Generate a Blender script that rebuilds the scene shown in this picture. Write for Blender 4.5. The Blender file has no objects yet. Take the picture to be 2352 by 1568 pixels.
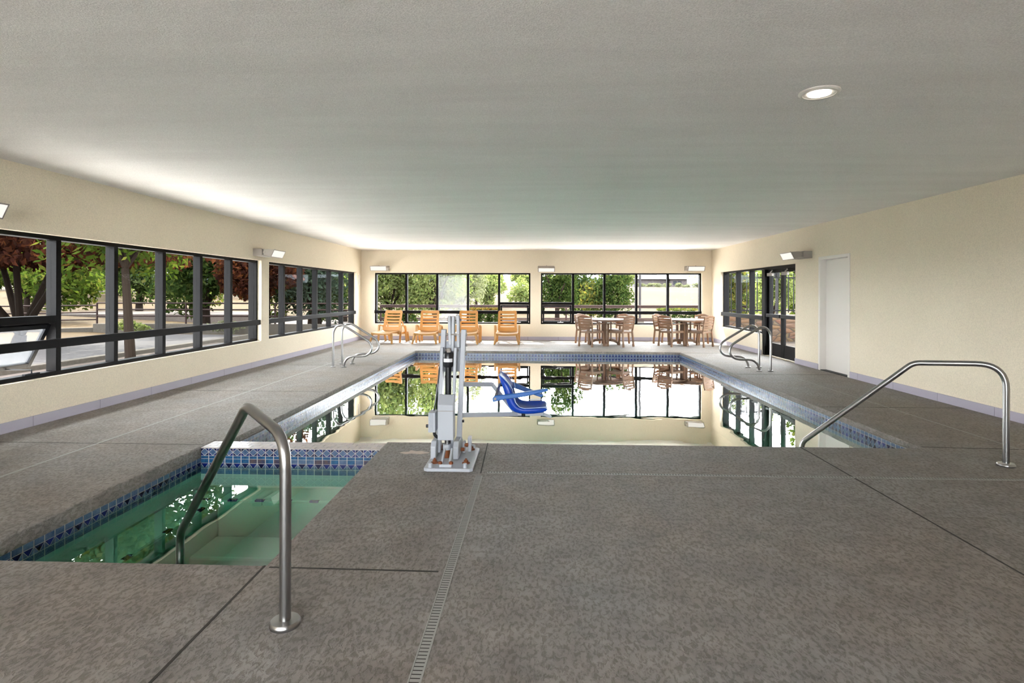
import bpy, math, random
import numpy as np
from mathutils import Vector, Matrix
R = math.radians
random.seed(7)
scene = bpy.context.scene
COL = scene.collection

# ------------------------------------------------------------------ helpers
def L(r, g, b):
    def f(c):
        c /= 255.0
        return c / 12.92 if c <= 0.04045 else ((c + 0.055) / 1.055) ** 2.4
    return (f(r), f(g), f(b), 1.0)

class MB:
    """collects shapes and links them as one mesh object"""
    def __init__(s):
        s.v = []; s.f = []; s.m = []
    def add(s, vs, fs, mi=0):
        o = len(s.v)
        s.v += [tuple(v) for v in vs]
        s.f += [tuple(i + o for i in f) for f in fs]
        s.m += [mi] * len(fs)
        return s
    def box(s, x0, x1, y0, y1, z0, z1, mi=0, M=None):
        vs = [Vector((x, y, z)) for z in (z0, z1) for y in (y0, y1) for x in (x0, x1)]
        if M is not None: vs = [M @ v for v in vs]
        return s.add(vs, [(0, 2, 3, 1), (4, 5, 7, 6), (0, 1, 5, 4), (2, 6, 7, 3), (0, 4, 6, 2), (1, 3, 7, 5)], mi)
    def bar(s, a, b, w, h, up=(0, 0, 1), mi=0, w2=None, h2=None):
        a, b = Vector(a), Vector(b); d = (b - a).normalized()
        up = Vector(up)
        if abs(d.dot(up)) > 0.97: up = Vector((0, 1, 0))
        x = d.cross(up).normalized(); y = x.cross(d).normalized()
        w2 = w if w2 is None else w2; h2 = h if h2 is None else h2
        vs = []
        for p, ww, hh in ((a, w, h), (b, w2, h2)):
            for sx, sy in ((-1, -1), (1, -1), (1, 1), (-1, 1)):
                vs.append(p + x * (sx * ww / 2) + y * (sy * hh / 2))
        return s.add(vs, [(3, 2, 1, 0), (4, 5, 6, 7), (0, 1, 5, 4), (1, 2, 6, 5), (2, 3, 7, 6), (3, 0, 4, 7)], mi)
    def tube(s, pts, r, n=12, mi=0, caps=True, closed=False):
        pts = [Vector(p) for p in pts]; k = len(pts)
        rs = r if isinstance(r, (list, tuple)) else [r] * k
        o = len(s.v); prev = None; vs = []
        for i, p in enumerate(pts):
            if closed: t = (pts[(i + 1) % k] - pts[i - 1]).normalized()
            elif i == 0: t = (pts[1] - pts[0]).normalized()
            elif i == k - 1: t = (pts[-1] - pts[-2]).normalized()
            else: t = ((pts[i + 1] - p).normalized() + (p - pts[i - 1]).normalized()).normalized()
            if prev is None:
                a = Vector((0, 0, 1)) if abs(t.z) < 0.9 else Vector((0, 1, 0))
                x = t.cross(a).normalized()
            else:
                x = (prev - t * prev.dot(t)).normalized()
            prev = x; y = t.cross(x).normalized()
            for j in range(n):
                a = 2 * math.pi * j / n
                vs.append(p + (x * math.cos(a) + y * math.sin(a)) * rs[i])
        fs = []
        for i in range(k if closed else k - 1):
            i2 = (i + 1) % k
            for j in range(n):
                j2 = (j + 1) % n
                fs.append((i * n + j, i * n + j2, i2 * n + j2, i2 * n + j))
        if caps and not closed:
            fs.append(tuple(range(n - 1, -1, -1))); fs.append(tuple((k - 1) * n + j for j in range(n)))
        return s.add(vs, fs, mi)
    def lathe(s, prof, c=(0, 0, 0), n=32, mi=0, axis='z'):
        c = Vector(c); vs = []
        for r, h in prof:
            for j in range(n):
                a = 2 * math.pi * j / n
                if axis == 'z': vs.append(c + Vector((r * math.cos(a), r * math.sin(a), h)))
                elif axis == 'x': vs.append(c + Vector((h, r * math.cos(a), r * math.sin(a))))
                else: vs.append(c + Vector((r * math.sin(a), h, r * math.cos(a))))
        fs = []
        for i in range(len(prof) - 1):
            for j in range(n):
                j2 = (j + 1) % n
                fs.append((i * n + j, i * n + j2, (i + 1) * n + j2, (i + 1) * n + j))
        fs.append(tuple(range(n - 1, -1, -1))); fs.append(tuple((len(prof) - 1) * n + j for j in range(n)))
        return s.add(vs, fs, mi)
    def prism(s, poly, fn, d0, d1, mi=0):
        n = len(poly)
        vs = [fn(a, b, d0) for a, b in poly] + [fn(a, b, d1) for a, b in poly]
        fs = [tuple(range(n - 1, -1, -1)), tuple(range(n, 2 * n))]
        for i in range(n):
            j = (i + 1) % n; fs.append((i, j, n + j, n + i))
        return s.add(vs, fs, mi)
    def build(s, name, mat, parent=None, smooth=False, bevel=0, bseg=2, fix=True, subsurf=0, ang=35):
        me = bpy.data.meshes.new(name)
        me.from_pydata(s.v, [], s.f)
        mats = mat if isinstance(mat, (list, tuple)) else [mat]
        for m in mats: me.materials.append(m)
        if len(mats) > 1: me.polygons.foreach_set('material_index', s.m)
        if fix:
            import bmesh
            bm = bmesh.new(); bm.from_mesh(me)
            bmesh.ops.recalc_face_normals(bm, faces=bm.faces)
            bm.to_mesh(me); bm.free()
        o = bpy.data.objects.new(name, me); COL.objects.link(o)
        if bevel:
            b = o.modifiers.new('bevel', 'BEVEL'); b.width = bevel; b.segments = bseg; b.limit_method = 'ANGLE'; b.angle_limit = R(40)
        if subsurf:
            u = o.modifiers.new('sub', 'SUBSURF'); u.levels = subsurf; u.render_levels = subsurf
        if smooth or subsurf:
            me.polygons.foreach_set('use_smooth', [True] * len(me.polygons))
            if not subsurf:
                try: me.set_sharp_from_angle(angle=R(ang))
                except Exception: pass
        if parent is not None: o.parent = parent
        return o

def tag(o, label, cat, group=None, kind=None):
    o['label'] = label; o['category'] = cat
    if group: o['group'] = group
    if kind: o['kind'] = kind
    return o
def empty(name, loc=(0, 0, 0), rz=0):
    o = bpy.data.objects.new(name, None); COL.objects.link(o)
    o.location = loc; o.rotation_euler = (0, 0, rz); o.empty_display_size = 0.1
    return o
def copy_tree(o, parent=None):
    c = o.copy(); COL.objects.link(c)
    if parent is not None: c.parent = parent
    for ch in list(o.children): copy_tree(ch, c)
    return c
def fillet(pts, rads, n=7):
    """round the inner corners of a polyline"""
    pts = [Vector(p) for p in pts]; out = [pts[0]]
    for i in range(1, len(pts) - 1):
        p = pts[i]; r = rads[i - 1]
        a = (pts[i - 1] - p); b = (pts[i + 1] - p)
        la, lb = a.length, b.length; a.normalize(); b.normalize()
        ang = a.angle(b); t = min(r / max(math.tan(ang / 2), 1e-3), la * 0.49, lb * 0.49)
        p0, p1 = p + a * t, p + b * t
        for k in range(n + 1):
            u = k / n
            out.append(p0 * (1 - u) ** 2 + p * 2 * u * (1 - u) + p1 * u * u)
    out.append(pts[-1]); return out

# ------------------------------------------------------------------ materials
def mat(name, color=(0.8, 0.8, 0.8, 1), rough=0.5, metal=0.0, spec=0.5, trans=None):
    m = bpy.data.materials.new(name); m.use_nodes = True
    nt = m.node_tree; b = nt.nodes['Principled BSDF']
    b.inputs['Base Color'].default_value = color; b.inputs['Roughness'].default_value = rough
    b.inputs['Metallic'].default_value = metal; b.inputs['Specular IOR Level'].default_value = spec
    return m
def nodes(m): return m.node_tree.nodes, m.node_tree.links, m.node_tree.nodes['Principled BSDF']
def N(ns, t, **kw):
    n = ns.new(t)
    for k, v in kw.items(): setattr(n, k, v)
    return n
def coords(ns, ls, scale=(1, 1, 1), space='Object'):
    tc = N(ns, 'ShaderNodeTexCoord'); mp = N(ns, 'ShaderNodeMapping')
    mp.inputs['Scale'].default_value = scale
    ls.new(tc.outputs[space], mp.inputs['Vector']); return mp.outputs['Vector']
def noise(ns, ls, vec, scale, detail=3, rough=0.55, dist=0.0):
    n = N(ns, 'ShaderNodeTexNoise'); n.inputs['Scale'].default_value = scale
    n.inputs['Detail'].default_value = detail; n.inputs['Roughness'].default_value = rough
    n.inputs['Distortion'].default_value = dist
    ls.new(vec, n.inputs['Vector']); return n.outputs['Fac']
def ramp(ns, ls, fac, stops, interp='LINEAR'):
    r = N(ns, 'ShaderNodeValToRGB'); r.color_ramp.interpolation = interp
    els = r.color_ramp.elements
    while len(els) < len(stops): els.new(0.5)
    for e, (p, c) in zip(els, stops):
        e.position = p; e.color = c if len(c) == 4 else (*c, 1)
    ls.new(fac, r.inputs['Fac']); return r.outputs['Color']
def mixc(ns, ls, fac, a, b, mode='MIX'):
    m = N(ns, 'ShaderNodeMix', data_type='RGBA', blend_type=mode)
    for s, v in ((m.inputs[0], fac), (m.inputs[6], a), (m.inputs[7], b)):
        if hasattr(v, 'is_linked'): ls.new(v, s)
        else: s.default_value = v
    return m.outputs[2]
def bump(ns, ls, bs, h, strength=0.3, dist=0.01):
    b = N(ns, 'ShaderNodeBump'); b.inputs['Strength'].default_value = strength; b.inputs['Distance'].default_value = dist
    ls.new(h, b.inputs['Height']); ls.new(b.outputs['Normal'], bs.inputs['Normal'])

def stucco(name, c1, c2, scale=90, st=0.35, rough=0.85):
    m = mat(name, c1, rough, spec=0.2); ns, ls, b = nodes(m)
    v = coords(ns, ls)
    big = noise(ns, ls, v, 0.9, 4)
    fine = noise(ns, ls, v, scale, 3, 0.6)
    c = mixc(ns, ls, ramp(ns, ls, big, [(0.35, (0, 0, 0)), (0.7, (1, 1, 1))]), c1, c2)
    g = ramp(ns, ls, fine, [(0.3, (0.86, 0.86, 0.86)), (0.65, (1.04, 1.04, 1.04))])
    c = mixc(ns, ls, 1.0, c, g, 'MULTIPLY')
    ls.new(c, b.inputs['Base Color']); bump(ns, ls, b, fine, st, 0.006)
    return m
M = {}
M['wall'] = stucco('wall stucco', (0.79, 0.705, 0.565, 1), (0.755, 0.67, 0.53, 1))
M['ext'] = stucco('outside stucco', (0.42, 0.33, 0.24, 1), (0.38, 0.30, 0.22, 1))

def ceiling_mat():
    m = mat('ceiling texture', (0.66, 0.65, 0.62, 1), 0.9, spec=0.15); ns, ls, b = nodes(m)
    v = coords(ns, ls)
    fine = noise(ns, ls, v, 120, 3, 0.65)
    st = noise(ns, ls, coords(ns, ls, (0.35, 2.6, 1)), 1.0, 5, 0.6, 0.4)
    st2 = noise(ns, ls, coords(ns, ls, (1.2, 9, 1)), 1.0, 4, 0.7, 0.3)
    c = ramp(ns, ls, st, [(0.3, (0.86, 0.835, 0.825)), (0.75, (0.945, 0.925, 0.915))])
    c = mixc(ns, ls, ramp(ns, ls, st2, [(0.62, (0, 0, 0)), (0.75, (0.6, 0.6, 0.6))]), c, (0.96, 0.955, 0.945, 1))
    g = ramp(ns, ls, fine, [(0.3, (0.82, 0.82, 0.82)), (0.65, (1.05, 1.05, 1.05))])
    c = mixc(ns, ls, 1.0, c, g, 'MULTIPLY')
    ls.new(c, b.inputs['Base Color']); bump(ns, ls, b, fine, 0.5, 0.008)
    return m
M['ceiling'] = ceiling_mat()

def concrete_mat():
    m = mat('textured concrete deck', (0.2, 0.19, 0.18, 1), 0.55, spec=0.22); ns, ls, b = nodes(m)
    v = coords(ns, ls)
    vs = coords(ns, ls, (1, 0.55, 1))
    big = noise(ns, ls, v, 0.55, 5, 0.6)
    mid = noise(ns, ls, v, 4.0, 5, 0.65)
    kd = noise(ns, ls, vs, 52, 5, 0.66, 0.5)
    fine = noise(ns, ls, v, 170, 2, 0.6)
    plate = ramp(ns, ls, kd, [(0.42, (0, 0, 0)), (0.54, (1, 1, 1))])
    base = mixc(ns, ls, ramp(ns, ls, big, [(0.38, (0, 0, 0)), (0.64, (1, 1, 1))]), (0.262, 0.23, 0.203, 1), (0.275, 0.265, 0.256, 1))
    base = mixc(ns, ls, 1.0, base, ramp(ns, ls, mid, [(0.3, (0.72, 0.71, 0.70)), (0.7, (1.2, 1.2, 1.2))]), 'MULTIPLY')
    c = mixc(ns, ls, plate, mixc(ns, ls, 1.0, base, (0.66, 0.64, 0.62, 1), 'MULTIPLY'), base)
    ls.new(c, b.inputs['Base Color'])
    ls.new(ramp(ns, ls, mid, [(0.3, (0.5, 0.5, 0.5)), (0.7, (0.75, 0.75, 0.75))]), b.inputs['Roughness'])
    h = mixc(ns, ls, 0.2, plate, fine)
    bump(ns, ls, b, h, 0.7, 0.006)
    return m
M['deck'] = concrete_mat()
M['joint'] = mat('joint sealant', L(52, 48, 44), 0.8)
M['joint_light'] = mat('pale filled joint', (0.34, 0.33, 0.31, 1), 0.7)
M['base'] = mat('lavender grey base tile', (0.40, 0.37, 0.44, 1), 0.55)
M['black'] = mat('black anodised aluminium', (0.004, 0.0037, 0.004, 1), 0.55, spec=0.10)
M['gasket'] = mat('dark grey aluminium', (0.010, 0.011, 0.014, 1), 0.5, spec=0.15)
M['white_paint'] = mat('white painted door', (0.74, 0.70, 0.655, 1), 0.45)
M['white_metal'] = mat('white powder coat', (0.40, 0.42, 0.46, 1), 0.4)
M['chrome'] = mat('brushed stainless steel', (0.34, 0.335, 0.33, 1), 0.28, 1.0)
M['bronze'] = mat('fixture grey bronze paint', (0.30, 0.27, 0.245, 1), 0.5)
M['rust'] = mat('rusty steel', (0.20, 0.06, 0.02, 1), 0.8)
M['black_plastic'] = mat('black plastic', (0.012, 0.013, 0.016, 1), 0.3)
M['label'] = mat('white label', (0.75, 0.76, 0.8, 1), 0.5)
M['blue'] = mat('blue moulded plastic', L(8, 62, 168), 0.35)
M['blue_arm'] = mat('blue armrest plastic', L(26, 92, 165), 0.4)
M['piping'] = mat('pale blue edge line', L(170, 195, 235), 0.5)
M['grout'] = mat('tile grout', (0.50, 0.46, 0.42, 1), 0.8)
M['plaster'] = None

def tile(name, c, c2, rough=0.25):
    m = mat(name, c, rough, spec=0.35); ns, ls, b = nodes(m)
    v = coords(ns, ls); n = noise(ns, ls, v, 30, 4, 0.65)
    ls.new(ramp(ns, ls, n, [(0.35, c[:3]), (0.65, c2[:3])]), b.inputs['Base Color']); return m
T_GREY = tile('slate blue glazed tile', L(92, 110, 138), L(58, 84, 114))
T_NAVY = tile('navy glazed tile', L(10, 16, 48), L(18, 28, 74))
T_ROYAL = tile('royal blue glazed tile', L(16, 36, 108), L(10, 24, 78))
T_AQUA = tile('sea blue glazed tile', L(40, 92, 132), L(26, 62, 100))
T_BROWN = tile('brown blue glazed tile', L(84, 70, 72), L(48, 58, 84))
T_LIGHT = tile('pale pink grey cap tile', L(178, 168, 164), L(158, 154, 158))
TILES = [M['grout'], T_GREY, T_NAVY, T_ROYAL, T_AQUA, T_BROWN, T_LIGHT]

def plaster():
    m = mat('pool plaster', (0.45, 0.56, 0.46, 1), 0.8); ns, ls, b = nodes(m)
    v = coords(ns, ls); n = noise(ns, ls, v, 1.5, 4)
    ls.new(ramp(ns, ls, n, [(0.3, (0.50, 0.53, 0.40)), (0.7, (0.58, 0.60, 0.47))]), b.inputs['Base Color']); return m
M['plaster'] = plaster()
M['spa_plaster'] = mat('green tinted hot tub plaster', (0.27, 0.46, 0.37, 1), 0.8)

def two_sided_ior(ns, ls, fr, ior):
    g = N(ns, 'ShaderNodeNewGeometry'); mr = N(ns, 'ShaderNodeMapRange')
    mr.inputs['To Min'].default_value = ior; mr.inputs['To Max'].default_value = 1.0 / ior
    ls.new(g.outputs['Backfacing'], mr.inputs['Value']); ls.new(mr.outputs['Result'], fr.inputs['IOR'])
def water_mat(name, tint, wave=0.02, scale=3.0, ior=1.9, gain=1.0):
    m = bpy.data.materials.new(name); m.use_nodes = True
    ns, ls = m.node_tree.nodes, m.node_tree.links
    for n in list(ns): ns.remove(n)
    out = N(ns, 'ShaderNodeOutputMaterial'); mix = N(ns, 'ShaderNodeMixShader')
    tr = N(ns, 'ShaderNodeBsdfTransparent'); gl = N(ns, 'ShaderNodeBsdfGlossy'); fr = N(ns, 'ShaderNodeFresnel')
    tr.inputs['Color'].default_value = tint
    gl.inputs['Roughness'].default_value = 0.0; gl.inputs['Color'].default_value = (1, 1, 1, 1)
    two_sided_ior(ns, ls, fr, ior)
    v = coords(ns, ls, (1, 1, 1)); nz = noise(ns, ls, v, scale, 2, 0.5)
    bp = N(ns, 'ShaderNodeBump'); bp.inputs['Strength'].default_value = wave; bp.inputs['Distance'].default_value = 0.05
    ls.new(nz, bp.inputs['Height']); ls.new(bp.outputs['Normal'], gl.inputs['Normal']); ls.new(bp.outputs['Normal'], fr.inputs['Normal'])
    mu = N(ns, 'ShaderNodeMath', operation='MULTIPLY', use_clamp=True); mu.inputs[1].default_value = gain
    ls.new(fr.outputs[0], mu.inputs[0])
    ls.new(mu.outputs[0], mix.inputs[0]); ls.new(tr.outputs[0], mix.inputs[1]); ls.new(gl.outputs[0], mix.inputs[2])
    ls.new(mix.outputs[0], out.inputs['Surface']); return m
M['pool_water'] = water_mat('pool water', (0.40, 0.80, 0.76, 1), 0.035, 1.6, 1.9, 2.1)
M['spa_water'] = water_mat('spa water', (0.74, 0.94, 0.86, 1), 0.03, 1.4, 1.6, 0.8)
va = M['spa_water'].node_tree.nodes.new('ShaderNodeVolumeAbsorption'); va.inputs['Color'].default_value = (0.25, 0.74, 0.62, 1); va.inputs['Density'].default_value = 0.9
M['spa_water'].node_tree.links.new(va.outputs[0], M['spa_water'].node_tree.nodes['Material Output'].inputs['Volume'])

def glass_mat(name, tint=(0.94, 0.955, 0.955, 1), haze=0.0):
    m = bpy.data.materials.new(name); m.use_nodes = True
    ns, ls = m.node_tree.nodes, m.node_tree.links
    for n in list(ns): ns.remove(n)
    out = N(ns, 'ShaderNodeOutputMaterial'); mix = N(ns, 'ShaderNodeMixShader')
    tr = N(ns, 'ShaderNodeBsdfTransparent'); gl = N(ns, 'ShaderNodeBsdfGlossy'); fr = N(ns, 'ShaderNodeFresnel')
    tr.inputs['Color'].default_value = tint; gl.inputs['Roughness'].default_value = 0.0; gl.inputs['Color'].default_value = (0.12, 0.13, 0.14, 1)
    two_sided_ior(ns, ls, fr, 1.10)
    ls.new(fr.outputs[0], mix.inputs[0]); ls.new(tr.outputs[0], mix.inputs[1]); ls.new(gl.outputs[0], mix.inputs[2])
    last = mix.outputs[0]
    if haze:
        df = N(ns, 'ShaderNodeBsdfTranslucent'); df.inputs['Color'].default_value = (0.9, 0.93, 0.97, 1)
        m2 = N(ns, 'ShaderNodeMixShader'); m2.inputs[0].default_value = haze
        ls.new(last, m2.inputs[1]); ls.new(df.outputs[0], m2.inputs[2]); last = m2.outputs[0]
    ls.new(last, out.inputs['Surface']); return m
M['glass'] = glass_mat('window glass')
M['glass_hazy'] = glass_mat('hazy glass', haze=0.02)  # a little white translucent mixed in makes the pane hazy

def emit(name, c, s):
    m = bpy.data.materials.new(name); m.use_nodes = True
    ns, ls = m.node_tree.nodes, m.node_tree.links
    for n in list(ns): ns.remove(n)
    out = N(ns, 'ShaderNodeOutputMaterial'); e = N(ns, 'ShaderNodeEmission')
    e.inputs['Color'].default_value = c; e.inputs['Strength'].default_value = s
    ls.new(e.outputs[0], out.inputs['Surface']); return m
LENS = 0.55
M['lens'] = emit('lit flood lens', (1.0, 0.93, 0.84, 1), LENS)
M['can'] = emit('lit downlight lens', (1.0, 0.92, 0.80, 1), 2.5)

def resin(name, c, tc, k=0.35):
    """moulded garden resin, lets some sun through"""
    m = mat(name, c, 0.42); ns, ls, b = nodes(m)
    v = coords(ns, ls, (3, 60, 60)); n = noise(ns, ls, v, 1.0, 3)
    cc = mixc(ns, ls, 1.0, c, ramp(ns, ls, n, [(0.3, (0.88, 0.88, 0.88)), (0.7, (1.06, 1.06, 1.06))]), 'MULTIPLY')
    ls.new(cc, b.inputs['Base Color'])
    out = ns['Material Output']; mx = N(ns, 'ShaderNodeMixShader'); t = N(ns, 'ShaderNodeBsdfTranslucent')
    t.inputs['Color'].default_value = tc; mx.inputs[0].default_value = k
    ls.new(b.outputs[0], mx.inputs[1]); ls.new(t.outputs[0], mx.inputs[2]); ls.new(mx.outputs[0], out.inputs['Surface']); return m
M['lounger'] = resin('tan resin lounger', (0.42, 0.245, 0.085, 1), (0.80, 0.44, 0.09, 1), 0.28)
M['chair'] = resin('brown resin chair', (0.20, 0.12, 0.07, 1), (0.65, 0.31, 0.08, 1), 0.2)
M['table'] = resin('brown resin table', (0.19, 0.112, 0.068, 1), (0.5, 0.25, 0.1, 1), 0.05)
M['tabletop'] = mat('pale resin tabletop', (0.52, 0.43, 0.36, 1), 0.3)

EXT = 0.23     # leaf colours darkened to offset the overbright sky light
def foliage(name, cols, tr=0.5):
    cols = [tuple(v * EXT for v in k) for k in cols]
    m = bpy.data.materials.new(name); m.use_nodes = True
    ns, ls = m.node_tree.nodes, m.node_tree.links
    for n in list(ns): ns.remove(n)
    out = N(ns, 'ShaderNodeOutputMaterial'); mx = N(ns, 'ShaderNodeMixShader')
    d = N(ns, 'ShaderNodeBsdfDiffuse'); t = N(ns, 'ShaderNodeBsdfTranslucent')
    g = N(ns, 'ShaderNodeNewGeometry')
    c = ramp(ns, ls, g.outputs['Random Per Island'], [(i / (len(cols) - 1), k) for i, k in enumerate(cols)])
    ls.new(c, d.inputs['Color'])
    ls.new(mixc(ns, ls, 1.0, c, (1.35, 1.35, 0.9, 1), 'MULTIPLY'), t.inputs['Color'])
    mx.inputs[0].default_value = tr
    ls.new(d.outputs[0], mx.inputs[1]); ls.new(t.outputs[0], mx.inputs[2]); ls.new(mx.outputs[0], out.inputs['Surface']); return m
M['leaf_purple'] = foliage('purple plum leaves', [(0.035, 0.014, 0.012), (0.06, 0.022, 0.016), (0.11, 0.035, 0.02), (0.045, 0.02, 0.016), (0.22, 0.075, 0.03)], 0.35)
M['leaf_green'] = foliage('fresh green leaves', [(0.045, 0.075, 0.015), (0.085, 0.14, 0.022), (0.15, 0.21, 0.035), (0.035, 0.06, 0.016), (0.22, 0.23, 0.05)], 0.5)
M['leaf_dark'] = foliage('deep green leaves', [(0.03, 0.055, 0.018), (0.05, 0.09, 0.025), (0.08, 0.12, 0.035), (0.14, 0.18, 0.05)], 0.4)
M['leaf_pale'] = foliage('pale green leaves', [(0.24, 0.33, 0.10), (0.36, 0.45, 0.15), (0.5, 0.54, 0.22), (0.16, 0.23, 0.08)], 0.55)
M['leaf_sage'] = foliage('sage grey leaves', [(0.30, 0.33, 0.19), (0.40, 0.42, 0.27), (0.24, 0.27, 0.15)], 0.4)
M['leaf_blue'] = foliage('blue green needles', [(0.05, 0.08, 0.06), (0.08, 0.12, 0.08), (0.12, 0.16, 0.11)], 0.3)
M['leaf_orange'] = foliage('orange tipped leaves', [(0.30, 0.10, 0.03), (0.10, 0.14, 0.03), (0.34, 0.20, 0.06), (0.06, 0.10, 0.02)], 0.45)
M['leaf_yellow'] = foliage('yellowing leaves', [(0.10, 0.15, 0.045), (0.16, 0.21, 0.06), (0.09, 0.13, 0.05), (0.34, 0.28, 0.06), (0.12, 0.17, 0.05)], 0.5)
M['bark'] = mat('grey brown bark', (0.010, 0.0072, 0.0055, 1), 0.95, spec=0.02)
M['bark_grey'] = mat('pale grey bark', (0.02, 0.019, 0.02, 1), 0.9, spec=0.05)
M['fence'] = mat('rust brown steel pipe', (0.014, 0.0075, 0.0065, 1), 0.7, spec=0.1)
M['iron'] = mat('black wrought iron', (0.003, 0.003, 0.003, 1), 0.6, spec=0.1)
def ground_mat(name, stops, s1=0.5, s2=9):
    m = mat(name, (0.4, 0.3, 0.2, 1), 0.95, spec=0.05); ns, ls, b = nodes(m)
    stops = [(q, tuple(v * 0.10 for v in k)) for q, k in stops]
    v = coords(ns, ls); n1 = noise(ns, ls, v, s1, 6, 0.65); n2 = noise(ns, ls, v, s2, 3)
    c = ramp(ns, ls, n1, stops)
    c = mixc(ns, ls, 1.0, c, ramp(ns, ls, n2, [(0.3, (0.8, 0.8, 0.8)), (0.7, (1.1, 1.1, 1.1))]), 'MULTIPLY')
    ls.new(c, b.inputs['Base Color']); return m
M['field'] = ground_mat('dry grass field', [(0.3, (0.22, 0.165, 0.06)), (0.5, (0.31, 0.20, 0.095)), (0.7, (0.25, 0.21, 0.08))], 0.16, 3)
M['asphalt'] = ground_mat('sun bleached asphalt', [(0.3, (0.30, 0.28, 0.275)), (0.7, (0.34, 0.32, 0.315))], 0.6, 40)
M['path'] = ground_mat('pale gravel', [(0.3, (0.42, 0.34, 0.29)), (0.7, (0.5, 0.42, 0.37))], 0.6, 20)
M['kerb'] = ground_mat('pale concrete kerb', [(0.3, (0.42, 0.37, 0.31)), (0.7, (0.48, 0.43, 0.36))], 1, 20)
M['reflector'] = mat('pale light bouncing concrete', (0.56, 0.535, 0.50, 1), 0.9)  # kept pale so hidden ground outside throws daylight onto the ceiling
M['patio'] = ground_mat('patio paving', [(0.3, (0.30, 0.24, 0.2)), (0.7, (0.36, 0.3, 0.25))], 1, 20)
def stone_mat():
    m = mat('stacked brown stone', (0.3, 0.2, 0.1, 1), 0.9); ns, ls, b = nodes(m)
    v = coords(ns, ls, (2.6, 2.6, 7.5)); vo = N(ns, 'ShaderNodeTexVoronoi'); vo.inputs['Scale'].default_value = 1.0
    ls.new(v, vo.inputs['Vector'])
    vd = N(ns, 'ShaderNodeTexVoronoi', feature='DISTANCE_TO_EDGE'); vd.inputs['Scale'].default_value = 1.0; ls.new(v, vd.inputs['Vector'])
    c = mixc(ns, ls, 0.9, vo.outputs['Color'], (0.36, 0.22, 0.10, 1))
    c = mixc(ns, ls, 1.0, c, ramp(ns, ls, vd.outputs['Distance'], [(0.0, (0.15, 0.15, 0.15)), (0.08, (1, 1, 1))]), 'MULTIPLY')
    c = mixc(ns, ls, 1.0, c, (0.12, 0.085, 0.055, 1), 'MULTIPLY')
    ls.new(c, b.inputs['Base Color']); bump(ns, ls, b, vd.outputs['Distance'], 0.8, 0.05); return m
M['stone'] = stone_mat()
def board_mat():
    m = mat('weathered board siding', (0.2, 0.15, 0.13, 1), 0.9); ns, ls, b = nodes(m)
    n = noise(ns, ls, coords(ns, ls, (2.5, 2.5, 0.1)), 1.0, 2)
    ls.new(ramp(ns, ls, n, [(0.35, (0.03, 0.024, 0.024)), (0.65, (0.045, 0.038, 0.036))]), b.inputs['Base Color']); return m
M['siding'] = board_mat()
M['roof'] = mat('pale metal roof', (0.027, 0.027, 0.029, 1), 0.6)
M['far_white'] = mat('white trailer paint', (0.09, 0.09, 0.09, 1), 0.5)
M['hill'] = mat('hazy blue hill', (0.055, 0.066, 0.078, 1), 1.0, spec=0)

# ------------------------------------------------------------------ room dimensions
XL, XR, YB, YF, ZC = -5.24, 5.35, 17.135, -4.0, 2.719
WT = 0.24
PX0, PX1, PY0, PY1 = -2.87, 3.56, 5.30, 13.80        # pool hole
SX0, SX1, SY0, SY1 = -3.02, -1.37, 2.87, 5.06        # spa hole
ZW, ZS = -0.15, -0.18                              # water levels
GZ = -0.15                                           # ground outside
DZ = 0.065                                           # deck edge thickness

def grid_slab(us, vs, solid, fn, d0, d1):
    """slab made of grid cells; cells where solid() is False are holes"""
    mb = MB(); idx = {}
    def vid(i, j, k):
        key = (i, j, k)
        if key not in idx:
            idx[key] = len(mb.v); mb.v.append(tuple(fn(us[i], vs[j], (d0, d1)[k])))
        return idx[key]
    nu, nv = len(us) - 1, len(vs) - 1
    S = [[solid((us[i] + us[i + 1]) / 2, (vs[j] + vs[j + 1]) / 2) for j in range(nv)] for i in range(nu)]
    def face(*a): mb.f.append(tuple(a)); mb.m.append(0)
    for i in range(nu):
        for j in range(nv):
            if not S[i][j]: continue
            face(vid(i, j, 0), vid(i, j + 1, 0), vid(i + 1, j + 1, 0), vid(i + 1, j, 0))
            face(vid(i, j, 1), vid(i + 1, j, 1), vid(i + 1, j + 1, 1), vid(i, j + 1, 1))
            if i == 0 or not S[i - 1][j]: face(vid(i, j, 0), vid(i, j, 1), vid(i, j + 1, 1), vid(i, j + 1, 0))
            if i == nu - 1 or not S[i + 1][j]: face(vid(i + 1, j, 0), vid(i + 1, j + 1, 0), vid(i + 1, j + 1, 1), vid(i + 1, j, 1))
            if j == 0 or not S[i][j - 1]: face(vid(i, j, 0), vid(i + 1, j, 0), vid(i + 1, j, 1), vid(i, j, 1))
            if j == nv - 1 or not S[i][j + 1]: face(vid(i, j + 1, 0), vid(i, j + 1, 1), vid(i + 1, j + 1, 1), vid(i + 1, j + 1, 0))
    return mb
def inside(u, v, rects): return any(a < u < b and c < v < d for a, b, c, d in rects)

# ------------------------------------------------------------------ floor
holes = [(PX0, PX1, PY0, PY1), (SX0, SX1, SY0, SY1), (SX0, SX1, SY1, PY0)]
us = sorted({XL - 0.02, SX0, PX0, SX1, PX1, XR + 0.02}); vs = sorted({YF, SY0, SY1, PY0, PY1, YB + 0.02})
floor = grid_slab(us, vs, lambda u, v: not inside(u, v, holes), lambda u, v, d: (u, v, d), -DZ, 0).build('floor', M['deck'], bevel=0.014, bseg=3)
tag(floor, 'grey knockdown textured concrete pool deck', 'floor', kind='structure')
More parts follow.
